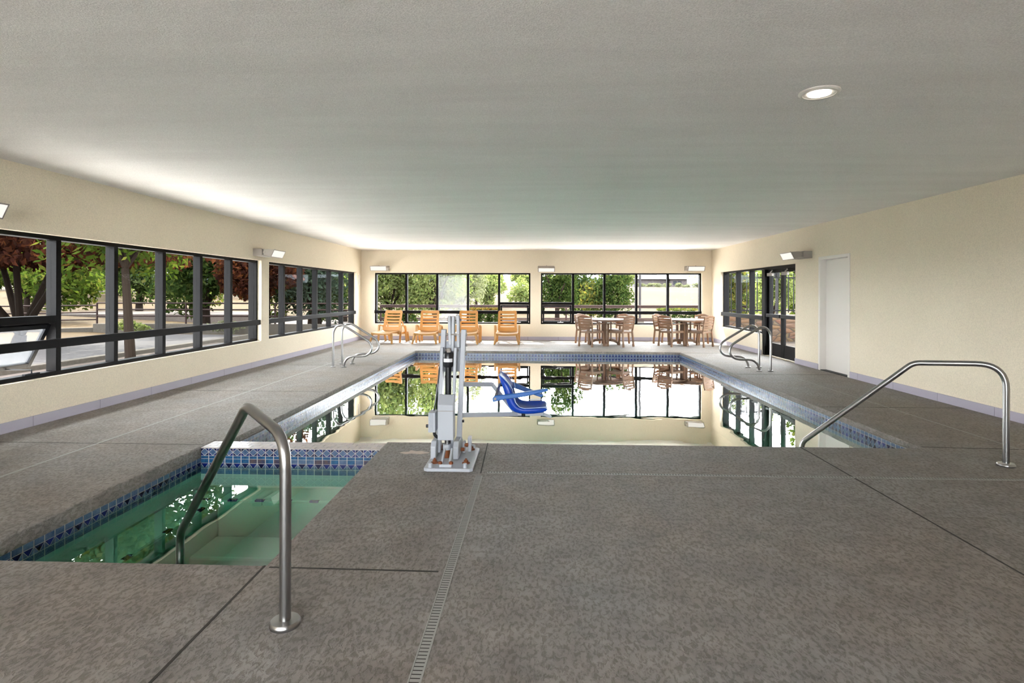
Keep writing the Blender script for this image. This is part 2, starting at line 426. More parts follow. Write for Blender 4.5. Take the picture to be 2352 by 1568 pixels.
# joints between the slabs
def joint(a, b, w, m, name='control_joint'):
    a, b = Vector((*a, 0)), Vector((*b, 0)); d = (b - a).normalized(); n = Vector((-d.y, d.x, 0)) * (w / 2)
    mb = MB(); top = Vector((0, 0, 0.0016)); bot = Vector((0, 0, -0.02))
    vs = [a - n + top, b - n + top, b + n + top, a + n + top, a - n + bot, b - n + bot, b + n + bot, a + n + bot]
    mb.add(vs, [(0, 1, 2, 3), (4, 7, 6, 5), (0, 4, 5, 1), (1, 5, 6, 2), (2, 6, 7, 3), (3, 7, 4, 0)])
    return mb.build(name, m, floor)
joint((-0.415, PY0 - 0.01), (-0.40, 4.40), 0.010, M['joint'])
joint((2.46, PY0 - 0.01), (2.46, YF), 0.011, M['joint'])
joint((SX1, SY0 - 0.01), (-1.36, YF), 0.012, M['joint'])
joint((SX1 + 0.03, 2.845), (-0.47, 2.835), 0.012, M['joint'])
joint((XL, 5.12), (SX0 - 0.02, 5.12), 0.007, M['joint'])
joint((XL, 7.97), (PX0 - 0.02, 7.94), 0.007, M['joint'])
joint((XL, 10.9), (PX0 - 0.02, 10.9), 0.007, M['joint'])
joint((PX1 + 0.02, 5.34), (XR, 5.25), 0.010, M['joint'])
joint((PX1 + 0.02, 7.19), (XR, 7.2), 0.009, M['joint'])
joint((PX1 + 0.02, 10.06), (XR, 10.06), 0.009, M['joint'])
joint((PX1 + 0.02, 13.6), (XR, 13.6), 0.007, M['joint'])
joint((-0.35, PY1 + 0.02), (-0.35, YB), 0.007, M['joint'])
joint((4.42, 5.25), (4.40, YB), 0.010, M['joint_light'])
joint((-4.02, YF), (-4.05, YB), 0.020, M['joint_light'])

mb = MB(); mb.box(SX0 - 0.03, SX0 + 0.003, SY0, SY1, -0.10, -0.012); mb.box(SX0, SX1, SY0 - 0.03, SY0 + 0.003, -0.10, -0.012); mb.box(SX1 - 0.003, SX1 + 0.03, SY0, SY1, -0.10, -0.012)
mb.build('coping_face', M['deck'], floor)
mb = MB(); pp = [(-1.28, 5.03), (-1.22, 5.00), (-1.17, 5.02), (-1.10, 5.0), (-1.04, 5.03), (-1.02, 5.06), (-1.09, 5.07), (-1.07, 5.10), (-1.15, 5.09), (-1.2, 5.12), (-1.21, 5.07), (-1.27, 5.06)]
mb.prism([(a + 0.12, b - 0.1) for a, b in pp], lambda a, b, d: (a, b, d), -0.004, 0.0018); mb.build('worn_patch', mat('worn salmon patch', (0.50, 0.40, 0.34, 1), 0.8), floor)
# trench drains: narrow strips with cross slots
def drain(name, a, b, w, label, pitch=0.022):
    a, b = Vector(a), Vector(b); Ln = (b - a).length; ang = math.atan2(b.y - a.y, b.x - a.x)
    root = empty(name, (a.x, a.y, 0), ang)
    MB().box(0, Ln, -w / 2, w / 2, -0.02, 0.0022).build('cover_strip', M['joint_light'], root)
    mb = MB(); n = int(Ln / pitch); y0, y1, ys = -w * 0.36, w * 0.36, -w * 0.36 - 0.0012; hw = 0.0028
    for i in range(n):       # comb: a hairline spine joins the cross slots
        x = (i + 0.5) * pitch; k = len(mb.v)
        mb.v += [(x - hw, ys, 0.003), (x + hw, ys, 0.003), (x - hw, y0, 0.003), (x + hw, y0, 0.003), (x - hw, y1, 0.003), (x + hw, y1, 0.003)]
        mb.f += [(k, k + 1, k + 3, k + 2), (k + 2, k + 3, k + 5, k + 4)]; mb.m += [0, 0]
        if i: mb.f.append((k - 5, k, k + 2, k - 3)); mb.m.append(0)
    o = mb.build('grating', M['joint'], root, fix=False)
    return tag(root, label, 'drain', 'slotted drains in the pool deck')
drain('trench_drain', (-0.405, 4.34), (-0.43, 1.0), 0.05, 'slotted drain strip running from the pool lift towards the bottom edge of the photo')
drain('trench_drain', (-0.35, 4.425), (5.34, 4.425), 0.034, 'slotted drain strip running from the pool lift to the right wall')
drain('trench_drain', (-3.25, 14.47), (4.4, 14.47), 0.05, 'slotted drain strip across the deck in front of the loungers and tables', 0.035)

# ------------------------------------------------------------------ walls
WZ0, WZ1 = 0.48, 2.03
left_map = lambda u, z, d: (XL - d, u, z)
right_map = lambda u, z, d: (XR + d, u, z)
back_map = lambda u, z, d: (u, YB + d, z)
front_map = lambda u, z, d: (u, YF - d, z)
W1 = (5.27, 10.765); W2 = (11.08, 16.67); W3 = (-4.83, -0.065); W4 = (0.255, 5.065)
W6 = (-0.65, 4.94); W5 = (13.42, 16.31); D1 = (11.73, 13.42); D2 = (9.79, 10.72)
def wall(name, holes, u0, u1, fn, label, m=None):
    us = sorted({u0, u1, *[h[0] for h in holes], *[h[1] for h in holes]}); vs = sorted({-0.3, ZC, *[h[2] for h in holes], *[h[3] for h in holes]})
    o = grid_slab(us, vs, lambda u, v: not inside(u, v, holes), fn, 0, WT).build(name, M['wall'])
    return tag(o, label, 'wall', kind='structure')
wall('wall_left', [(*W1, WZ0, WZ1), (*W2, WZ0, WZ1)], YF - WT, YB, left_map, 'cream stucco left wall with two long window bands')
wall('wall_back', [(*W3, WZ0, WZ1), (*W4, WZ0, WZ1)], XL - WT, XR + WT, back_map, 'cream stucco back wall behind the loungers and tables')
wall('wall_right', [(*W5, WZ0, WZ1), (*D1, 0, WZ1), (*D2, 0, 2.05)], YF - WT, YB, right_map, 'cream stucco right wall with the doors')
wall('wall_front', [(-4.9, 1.5, 0.2, 2.45)], XL, XR, front_map, 'cream stucco wall at the near end behind the camera with a glazed opening added to let light in')  # the opening is added to light the room from behind the camera
ceil = MB().box(XL - WT, XR + WT, YF - WT, YB + WT, ZC, ZC + 0.2).build('ceiling', M['ceiling'])
tag(ceil, 'grey textured plaster ceiling', 'ceiling', kind='structure')

us_ = sorted({XL - 1.3, XL - WT, XR + WT, XR + 0.75}); vs_e = sorted({YF - 0.75, YF - WT, YB + WT, YB + 0.78})
o = grid_slab(us_, vs_e, lambda u, v: not (XL - WT < u < XR + WT and YF - WT < v < YB + WT), lambda u, v, d: (u, v, d), ZC, ZC + 0.2).build('roof_eaves_added', mat('dark brown soffit', (0.05, 0.04, 0.033, 1), 0.8))  # overhang added and sized to block sun and sky at the windows
tag(o, 'dark roof eaves added to hold back daylight at the windows', 'eaves', kind='structure')
# baseboards (tile base with joints)
def baseboard(name, fn, runs, label):
    root = empty(name)
    mb = MB()
    for a, b, ph in runs:
        cuts = [a]; x = a + ph
        while x < b - 0.05: cuts.append(x); x += 0.92
        cuts.append(b)
        for p, q in zip(cuts, cuts[1:]):
            g = 0.003
            mb.prism([(p + g, 0.0), (q - g, 0.0), (q - g, 0.105), (p + g, 0.105)], fn, 0.0, -0.012)
    o = mb.build('tile_run', M['base'], root)
    MB_ = MB()
    for a, b, ph in runs:
        MB_.prism([(a, 0.0), (b, 0.0), (b, 0.102), (a, 0.102)], fn, 0.0, -0.009)
    MB_.build('grout_backing', M['joint'], root)
    return tag(root, label, 'baseboard', kind='structure')
baseboard('baseboard_left', left_map, [(YF, YB, 0.55)], 'lavender grey tile baseboard along the left wall')
baseboard('baseboard_back', back_map, [(XL, XR, 0.5)], 'tile baseboard along the back wall behind the furniture')
baseboard('baseboard_right', right_map, [(YF, 9.73, 0.62), (10.79, 11.73, 0.9), (13.42, YB, 0.4)], 'lavender grey tile baseboard along the right wall')

# ------------------------------------------------------------------ windows
def bar_uz(mb, fn, u0, u1, z0, z1, d0, d1):
    mb.prism([(u0, z0), (u1, z0), (u1, z1), (u0, z1)], fn, d0, d1)
REC = 0.075
def window(name, fn, u0, u1, mull, label, vent=None, vent_open=0.0, hazy=(), pane_z=(WZ0, WZ1), rail=(0.79, 0.885), fw=0.045):
    z0, z1 = pane_z; d0, d1 = REC, REC + 0.115
    root = empty(name)
    mb = MB()
    bar_uz(mb, fn, u0, u0 + fw, z0, z1, d0, 0.235); bar_uz(mb, fn, u1 - fw, u1, z0, z1, d0, 0.235)
    bar_uz(mb, fn, u0 + fw, u1 - fw, z0, z0 + fw, d0, d1); bar_uz(mb, fn, u0 + fw, u1 - fw, z1 - fw, z1, d0, d1)
    mb.build('frame', M['black'], root, bevel=0.004)
    edges = [u0 + fw]
    for c in mull:
        mb = MB(); bar_uz(mb, fn, c - 0.034, c + 0.034, z0 + fw, z1 - fw, d0 - 0.004, d1)
        mb.build('mullion', M['black'], root, bevel=0.004)
        edges += [c - 0.034, c + 0.034]
    edges.append(u1 - fw)
    mb = MB(); bar_uz(mb, fn, u0 - 0.0, u1 + 0.0, rail[0], rail[1], 0.012, d0 - 0.004)
    for c in mull:
        pass
    mb.build('guard_rail', M['black'], root, bevel=0.004)
    bays = [(edges[i], edges[i + 1]) for i in range(0, len(edges), 2)]
    for k, (a, b) in enumerate(bays):
        lo = z0 + fw
        g = M['glass_hazy'] if k in hazy else M['glass']
        if k == vent:
            mb = MB(); bar_uz(mb, fn, a, b, 1.065, 1.145, d0 - 0.004, d1); mb.build('transom', M['black'], root, bevel=0.004)
            # hinged at the head, swings out at the foot
            sw, sh = 0.05, 1.065 - lo
            hz = 1.055; hd = d0 + 0.07
            ca, sa = math.cos(vent_open), math.sin(vent_open)
            def fs(u, s, t, fn=fn, hz=hz, hd=hd, ca=ca, sa=sa):    # s measured down the sash, t through it
                return fn(u, hz - s * ca + t * sa, hd + s * sa + t * ca)
            mb = MB(); A, B = a + 0.008, b - 0.008
            for (p, q, r0, r1) in ((A, A + sw, 0, sh - 0.01), (B - sw, B, 0, sh - 0.01), (A + sw, B - sw, 0, sw), (A + sw, B - sw, sh - 0.01 - sw, sh - 0.01)):
                mb.prism([(p, r0), (q, r0), (q, r1), (p, r1)], fs, -0.03, 0.015)
            sash = mb.build('vent_sash', M['gasket'], root, bevel=0.003)
            mb = MB(); mb.prism([(A + sw, sw), (B - sw, sw), (B - sw, sh - 0.01 - sw), (A + sw, sh - 0.01 - sw)], fs, -0.008, -0.003)
            mb.build('vent_pane', M['glass_hazy'] if vent_open else M['glass'], sash)
            mb = MB(); um = (a + b) / 2 + 0.1
            mb.prism([(um - 0.09, lo), (um + 0.09, lo), (um + 0.09, lo + 0.018), (um - 0.09, lo + 0.018)], fn, d0 - 0.014, d0 + 0.02)
            mb.tube([Vector(fn(um, lo + 0.02, d0 + 0.0)), Vector(fn(um + 0.01, lo + 0.05, d0 + 0.01)), Vector(fs(um, sh - 0.02, -0.03))], 0.007, 8)
            mb.build('window_crank', M['chrome'] if not vent_open else M['gasket'], root)
            lo2 = 1.145
        else:
            lo2 = lo
        mb = MB(); bar_uz(mb, fn, a, b, lo2, z1 - fw, d0 + 0.055, d0 + 0.061); mb.build('pane', g, root)
    return tag(root, label, 'window', kind='structure')
window('window_1', left_map, *W1, [6.163, 7.04, 7.985, 8.90, 9.81], 'black framed window band in the left wall nearest the camera with an open vent', vent=0, vent_open=R(27))
window('window_2', left_map, *W2, [11.94, 12.875, 13.785, 14.735, 15.69], 'black framed window band in the left wall beside the back corner')
window('window_3', back_map, *W3, [-3.864, -2.911, -1.969, -1.018], 'black framed window band behind the four loungers', vent=4, hazy=(2,))
window('window_4', back_map, *W4, [1.229, 2.175, 3.136, 4.08], 'black framed window band behind the two round tables', vent=0)
window('window_5', right_map, *W5, [14.345, 15.28], 'black framed window band in the right wall beside the glass doors', rail=(0.80, 0.90))
window('window_added', front_map, -4.9, 1.5, [-3.3, -1.7, -0.1], 'unseen black framed glazing added behind the camera to light the room', pane_z=(0.2, 2.45))  # added glazing, out of view, brings in extra daylight

# glass double door
door = empty('door_1')
tag(door, 'black aluminium framed double glass door in the right wall', 'door', kind='structure')
mb = MB()
bar_uz(mb, right_map, D1[0], D1[1] + 0.07, WZ1 - 0.06, WZ1, 0.07, 0.2)
bar_uz(mb, right_map, D1[0], D1[0] + 0.05, 0, WZ1 - 0.06, 0.07, 0.2)
bar_uz(mb, right_map, D1[1] - 0.12, D1[1] + 0.05, 0, WZ1 - 0.06, 0.02, 0.2)
mb.build('door_frame', M['black'], door, bevel=0.004)
mid = (D1[0] + 0.05 + D1[1] - 0.12) / 2
for a, b in ((D1[0] + 0.055, mid - 0.003), (mid + 0.003, D1[1] - 0.125)):
    mb = MB(); st = 0.075
    bar_uz(mb, right_map, a, a + st, 0.01, WZ1 - 0.065, 0.09, 0.14); bar_uz(mb, right_map, b - st, b, 0.01, WZ1 - 0.065, 0.09, 0.14)
    bar_uz(mb, right_map, a + st, b - st, WZ1 - 0.065 - 0.08, WZ1 - 0.065, 0.09, 0.14)
    leaf = mb.build('door_leaf', M['black'], door, bevel=0.004)
    mb = MB(); bar_uz(mb, right_map, a + st, b - st, 0.01, 0.30, 0.095, 0.135); mb.build('kick_panel', M['black'], leaf)
    mb = MB(); bar_uz(mb, right_map, a + st, b - st, 0.30, WZ1 - 0.145, 0.112, 0.118); mb.build('door_pane', M['glass'], leaf)
    mb = MB(); bar_uz(mb, right_map, a + 0.02, b - 0.02, 0.88, 0.96, 0.03, 0.075)
    bar_uz(mb, right_map, a + 0.02, a + 0.07, 0.885, 0.955, 0.075, 0.092); bar_uz(mb, right_map, b - 0.07, b - 0.02, 0.885, 0.955, 0.075, 0.092)
    mb.build('push_bar', M['gasket'], leaf, bevel=0.012)
    mb = MB(); bar_uz(mb, right_map, b - 0.32, b - 0.05, 1.82, 1.89, 0.045, 0.09)
    mb.tube([right_map(b - 0.2, 1.90, 0.06), right_map(b - 0.45, 1.93, 0.0), right_map(b - 0.25, 1.95, 0.08)], 0.012, 8)
    mb.build('door_closer', M['bronze'], leaf, bevel=0.004)

# white service door
door = empty('door_2')
tag(door, 'plain white service door in the right wall', 'door', kind='structure')
mb = MB(); u0, u1 = D2
bar_uz(mb, right_map, u0 - 0.055, u0 + 0.002, 0, 2.05, -0.015, 0.13); bar_uz(mb, right_map, u1 - 0.002, u1 + 0.055, 0, 2.05, -0.015, 0.13)
bar_uz(mb, right_map, u0 - 0.055, u1 + 0.055, 2.045, 2.10, -0.015, 0.13)
mb.build('door_frame', M['white_paint'], door, bevel=0.004)
mb = MB(); bar_uz(mb, right_map, u0 + 0.004, u1 - 0.004, 0.012, 2.043, 0.10, 0.145); mb.build('door_slab', M['white_paint'], door, bevel=0.002)
mb = MB(); bar_uz(mb, right_map, u0, u1, -0.001, 0.011, 0.0, 0.16); mb.build('threshold', M['gasket'], door)

# small white plates near the corners
o = MB().box(XL, XL + 0.02, 16.86, 16.97, 1.66, 1.95).build('wall_box', M['white_paint'], bevel=0.004)
tag(o, 'slim white box on the left wall near the back corner', 'wall box')
o = MB().box(XR - 0.012, XR, 16.62, 16.70, 0.36, 0.48).build('wall_outlet', M['white_paint'], bevel=0.003)
tag(o, 'small cream outlet on the right wall beside the back corner', 'outlet')

# ------------------------------------------------------------------ pool, spa and their tiles
mb = MB(); zt, zb, t = -DZ, -1.25, 0.16
mb.box(PX0 - t, PX1 + t, PY0 - 0.05, PY1 + t, zb - t, zb)
mb.box(PX0 - t, PX0, PY0, PY1, zb, zt); mb.box(PX1, PX1 + t, PY0, PY1, zb, zt)
mb.box(PX0 - t, PX1 + t, PY1, PY1 + t, zb, zt); mb.box(SX1 + 0.001, PX1 + t, PY0 - t, PY0, zb, zt)
mb.box(SX1 + 0.3, PX1 - 0.2, PY0, PY0 + 0.6, zb, -0.75)
pool = tag(mb.build('pool_basin', M['plaster']), 'plastered swimming pool basin under the deck edge', 'pool', kind='structure')
zb = -0.98
mb = MB()
mb.box(SX0 - t, SX1 + t, SY0 - t, SY1 + 0.02, zb - t, zb)
mb.box(SX0 - t, SX0, SY0 - t, SY1, zb, zt); mb.box(SX1, SX1 + t, SY0 - t, SY1, zb, zt); mb.box(SX0, SX1, SY0 - t, SY0, zb, zt)
spa = tag(mb.build('spa_basin', M['spa_plaster']), 'plastered hot tub basin in the near left of the deck', 'hot tub', kind='structure')
bz = -0.36; bw = 0.34
mb = MB()
mb.box(SX0, SX0 + bw, SY0, SY1, zb, bz); mb.box(SX1 - bw * 0.75, SX1, SY0, SY1, zb, bz); mb.box(SX0 + bw, SX1 - bw * 0.75, SY1 - bw - 0.4, SY1 - bw, zb, -0.66)
mb.box(SX0 + bw, SX1 - bw * 0.75, SY1 - bw, SY1, zb, bz); mb.box(SX0 + bw, SX1 - bw * 0.75, SY0, SY0 + 0.28, zb, bz)
bench = mb.build('bench', M['spa_plaster'], spa, bevel=0.02)
mb = MB()
for x in np.arange(SX0 + 0.2, SX1 - bw * 0.75, 0.235): mb.box(x, x + 0.075, SY1 - bw - 0.002, SY1 - bw + 0.032, bz - 0.01, bz + 0.003)
for y in np.arange(SY0 + 0.35, SY1 - bw, 0.42): mb.box(SX0 + bw - 0.032, SX0 + bw + 0.002, y, y + 0.07, bz - 0.01, bz + 0.003)
mb.build('marker_tile', T_ROYAL, bench)

def tile_rows(mb, p0, p1, nrm, ztop, rows, pitch=0.0745):
    """tile pattern on a vertical face; rows = (kind, height)"""
    p0, p1, nrm = Vector(p0), Vector(p1), Vector(nrm); Ln = (p1 - p0).length; u = (p1 - p0).normalized()
    n = max(1, round(Ln / pitch)); pt = Ln / n; g = 0.0022
    def P(a, z, o): return p0 + u * a + Vector((0, 0, z)) + nrm * o
    H = sum(h for _, h in rows)
    mb.add([P(0, ztop, 0.002), P(Ln, ztop, 0.002), P(Ln, ztop - H, 0.002), P(0, ztop - H, 0.002)], [(0, 1, 2, 3)], 0)
    def poly(pts, mi):
        cx = sum(a for a, _ in pts) / len(pts); cz = sum(b for _, b in pts) / len(pts); q = []
        for a, b in pts:
            dx, dz = a - cx, b - cz; l = math.hypot(dx, dz); k = max(0.2, 1 - 1.7 * g / l); q.append((cx + dx * k, cz + dz * k))
        mb.add([P(a, b, 0.0045) for a, b in q], [tuple(range(len(q)))], mi)
    z = ztop
    for kind, h in rows:
        for i in range(n):
            a = i * pt; b = a + pt; c = (a + b) / 2; zm = z - h / 2; z2 = z - h
            if kind == 'dia':
                poly([(a, zm), (c, z), (b, zm), (c, z2)], 1)
                poly([(a, z), (c, z), (a, zm)], random.choice((2, 2, 3))); poly([(c, z), (b, z), (b, zm)], random.choice((2, 3)))
                poly([(a, zm), (c, z2), (a, z2)], random.choice((2, 3, 3))); poly([(c, z2), (b, zm), (b, z2)], random.choice((2, 3)))
            elif kind == 'rect':
                poly([(a, z), (b, z), (b, z2), (a, z2)], random.choice((1, 4, 4, 5, 1, 5)))
            elif kind == 'slate':
                poly([(a, z), (b, z), (b, z2), (a, z2)], 1)
            elif kind == 'thin':
                poly([(a, z), (b, z), (b, z2), (a, z2)], 4)
            elif kind == 'tri':
                poly([(a, z), (b, z), (c, z2)], random.choice((2, 3, 3)))
                poly([(a, z), (c, z2), (a, z2)], 1); poly([(b, z), (b, z2), (c, z2)], 1)
        z -= h
rows = [('slate', 0.038), ('tri', 0.055), ('slate', 0.05)]
mb = MB()
tile_rows(mb, (PX0, PY1, 0), (PX1, PY1, 0), (0, -1, 0), -DZ + 0.004, [('slate', 0.03), ('tri', 0.06), ('slate', 0.05)])
tile_rows(mb, (PX0, PY0, 0), (PX0, PY1, 0), (1, 0, 0), -DZ + 0.004, rows); tile_rows(mb, (PX1, PY0, 0), (PX1, PY1, 0), (-1, 0, 0), -DZ + 0.004, rows)
mb.build('waterline_tile', TILES, pool, fix=False)
mb = MB(); rows2 = [('slate', 0.042), ('tri', 0.046), ('slate', 0.045)]
tile_rows(mb, (SX0, SY0, 0), (SX0, SY1, 0), (1, 0, 0), -0.098, rows2)
tile_rows(mb, (SX1, SY0, 0), (SX1, SY1, 0), (-1, 0, 0), -0.098, rows2); tile_rows(mb, (SX0, SY0, 0), (SX1, SY0, 0), (0, 1, 0), -0.098, rows2)
mb.build('waterline_tile', TILES, spa, fix=False)
# tiled wall between spa and pool
zt2 = -0.012
mb = MB(); mb.box(SX0 - 0.01, SX1 + 0.01, SY1, PY0 - 0.02, -1.25, zt2, 0)
weir = tag(mb.build('wall_spa', M['grout']), 'low wall of blue mosaic tile between hot tub and pool', 'tiled wall', kind='structure')
mb = MB()
tile_rows(mb, (SX0, SY1, 0), (SX1, SY1, 0), (0, -1, 0), zt2 - 0.002, [('dia', 0.068), ('thin', 0.027), ('rect', 0.04), ('tri', 0.05), ('slate', 0.05)])
mb.build('face_tile', TILES, weir, fix=False)
mb = MB(); w = (PY0 - 0.02 - SY1) / 3
for r in range(3):
    x = SX0 + (r % 2) * 0.05 - 0.05
    while x < SX1:
        a, b = max(x + 0.002, SX0), min(x + 0.098, SX1)
        if b - a > 0.01: mb.box(a, b, SY1 + r * w + 0.002, SY1 + (r + 1) * w - 0.002, zt2 - 0.002, zt2 + 0.004)
        x += 0.1
mb.build('cap_tile', T_LIGHT, weir, bevel=0.001)

def plane(name, x0, x1, y0, y1, z, m):
    return MB().add([(x0, y0, z), (x1, y0, z), (x1, y1, z), (x0, y1, z)], [(0, 1, 2, 3)]).build(name, m)
tag(plane('pool_water', PX0 + 0.006, PX1 - 0.006, PY0 - 0.01, PY1 - 0.006, ZW, M['pool_water']), 'still green tinted water of the swimming pool', 'water', kind='structure')
tag(MB().box(SX0 - 0.03, SX1 + 0.03, SY0 - 0.03, SY1 + 0.004, -1.03, ZS).build('spa_water', M['spa_water']), 'still green water of the hot tub', 'water', kind='structure')

# ------------------------------------------------------------------ handrails
def flange(mb, x, y, r=0.062, h=0.022):
    mb.lathe([(r * 0.96, 0.0), (r, 0.006), (r, h * 0.6), (r * 0.9, h), (0.028, h + 0.002)], (x, y, 0), 28)
def ladder_rail(x, y, s, label):
    root = empty('pool_handrail', (x, y, 0))
    pts = [(0, 0), (0, .3), (0, .60), (.018, .70), (.07, .775), (.15, .80), (.235, .768), (.44, .645), (.645, .515), (.71, .455), (.738, .375), (.715, .29), (.635, .228), (.52, .208), (.41, .208), (.315, .192), (.245, .135), (.210, .06), (.205, 0)]
    P = [Vector((s * a, 0, b)) for a, b in pts]; path = []
    for i in range(len(P) - 1):
        p0, p1, p2, p3 = P[max(0, i - 1)], P[i], P[i + 1], P[min(len(P) - 1, i + 2)]
        for k in range(5):
            t = k / 5; path.append(0.5 * (2 * p1 + (p2 - p0) * t + (2 * p0 - 5 * p1 + 4 * p2 - p3) * t * t + (3 * p1 - p0 - 3 * p2 + p3) * t ** 3))
    path.append(P[-1])
    MB().tube(path, 0.0215, 16).build('rail_tube', M['chrome'], root, smooth=True)
    for fx in (0, s * 0.205):
        f = MB(); flange(f, fx, 0, 0.05, 0.016); f.build('base_flange', M['chrome'], root, smooth=True)
    return tag(root, label, 'handrail', 'curved ladder rails beside the pool')
ladder_rail(-3.78, 10.62, 1, 'curved steel handrail on the left deck, the nearer of its pair')
ladder_rail(-3.78, 11.12, 1, 'curved steel handrail on the left deck, the farther of its pair beside the loungers')
ladder_rail(4.345, 10.49, -1, 'curved steel handrail on the right deck, the nearer of its pair')
ladder_rail(4.345, 11.02, -1, 'curved steel handrail on the right deck, the farther of its pair')
def grab(base, path, rads, label, r=0.0235):
    root = empty('grab_rail', (base[0], base[1], 0))
    p = [Vector(q) - Vector((base[0], base[1], 0)) for q in path]
    MB().tube(fillet(p, rads, 9), r, 18).build('rail_tube', M['chrome'], root, smooth=True)
    f = MB(); flange(f, 0, 0, 0.064, 0.024); f.build('base_flange', M['chrome'], root, smooth=True)
    return tag(root, label, 'handrail')
grab((-1.04, 2.353), [(-1.04, 2.353, 0), (-1.04, 2.353, 0.79), (-1.365, 2.66, 0.86), (-2.17, 3.42, -0.08), (-2.18, 3.43, -0.5)], [0.15, 0.11, 0.13],
     'steel grab rail standing on the deck and slanting into the hot tub')
grab((3.88, 4.78), [(3.88, 4.78, 0), (3.88, 4.78, 0.835), (3.36, 5.12, 0.80), (2.63, 5.62, -0.04), (2.61, 5.63, -0.7)], [0.19, 0.14, 0.12],
     'steel grab rail at the right of the near pool edge slanting into the pool')

# ------------------------------------------------------------------ wall flood lights and downlight
def flood(loc, rz, label, tilt=0.0):
    """local: wall plane at y=0, fixture sticks out along -y, long side along x"""
    root = empty('wall_light', loc, rz)
    fx = lambda d, z, x: (x, -d, z)
    Lh = 0.25
    mb = MB(); mb.prism([(0, -0.068), (0.15, -0.068), (0.17, -0.05), (0.17, 0.05), (0.15, 0.068), (0, 0.068)], fx, -Lh, Lh)
    mb.build('mounting_box', M['bronze'], root, bevel=0.004)
    c, s = math.cos(tilt), math.sin(tilt)
    def rot(d, z): d0, z0 = 0.2, 0.0; return (d0 + (d - d0) * c - (z - z0) * s * -1, z0 + (z - z0) * c - (d - d0) * s)
    head = [(0.20, -0.05), (0.20, 0.05), (0.25, 0.058), (0.405, 0.048), (0.336, -0.092), (0.27, -0.07)]
    mb = MB(); mb.prism([rot(*p) for p in head], fx, -Lh, Lh)
    hd = mb.build('lamp_head', M['bronze'], root, bevel=0.004)
    a, b = rot(0.405, 0.048), rot(0.336, -0.092); nx, nz = rot(0.405 + 0.9, 0.048 - 0.44), rot(0.405, 0.048)
    n = Vector((b[1] - a[1], -(b[0] - a[0]))); n.normalize(); n = -n if n.x < 0 else n
    def lp(t, o): return (a[0] + (b[0] - a[0]) * t + n.x * o, a[1] + (b[1] - a[1]) * t + n.y * o)
    mb = MB(); mb.prism([lp(0.09, 0.003), lp(0.91, 0.003), lp(0.91, 0.0), lp(0.09, 0.0)], fx, -Lh + 0.02, Lh - 0.02)
    mb.build('lens', M['lens'], hd)
    for sx in (-1, 1):
        MB().lathe([(0.024, -0.004), (0.024, 0.006), (0.01, 0.008)], (sx * (Lh + 0.002), -0.215, 0), 16, axis='x').build('swivel_knuckle', M['bronze'], root)
    MB().lathe([(0.01, 0), (0.01, 0.02)], (0, -0.3, 0.055), 10).build('photo_sensor', M['bronze'], root)
    return tag(root, label, 'wall light', 'flood lights on the walls')
ZL = 2.168
flood((XL, 4.82, ZL), R(90), 'wall flood light cut off at the left edge of the photo')
flood((XL, 10.68, ZL), R(90), 'wall flood light on the left wall between the two window bands')
flood((-4.61, YB, ZL), 0, 'wall flood light above the leftmost lounger')
flood((0.41, YB, ZL), 0, 'wall flood light between the two back window bands', R(14))
flood((4.80, YB, ZL), 0, 'wall flood light above the table nearest the right corner')
flood((XR, 11.28, ZL), R(-90), 'wall flood light between the glass doors and the white door')

root = empty('ceiling_light', (1.863, 3.756, ZC))
mb = MB(); prof = [(0.075, -0.012), (0.09, -0.016), (0.112, -0.017), (0.122, -0.010), (0.124, 0.0)]
mb.lathe([(0.124, 0.0), (0.124, -0.008), (0.112, -0.016), (0.1, -0.0165), (0.098, -0.013), (0.078, -0.010), (0.07, -0.006)], (0, 0, 0), 40)
mb.build('trim_ring', M['white_paint'], root, smooth=True)
MB().lathe([(0.069, -0.0165), (0.069, -0.004)], (0, 0, 0), 36).build('lens', M['can'], root)
tag(root, 'round recessed downlight in the ceiling', 'ceiling light')

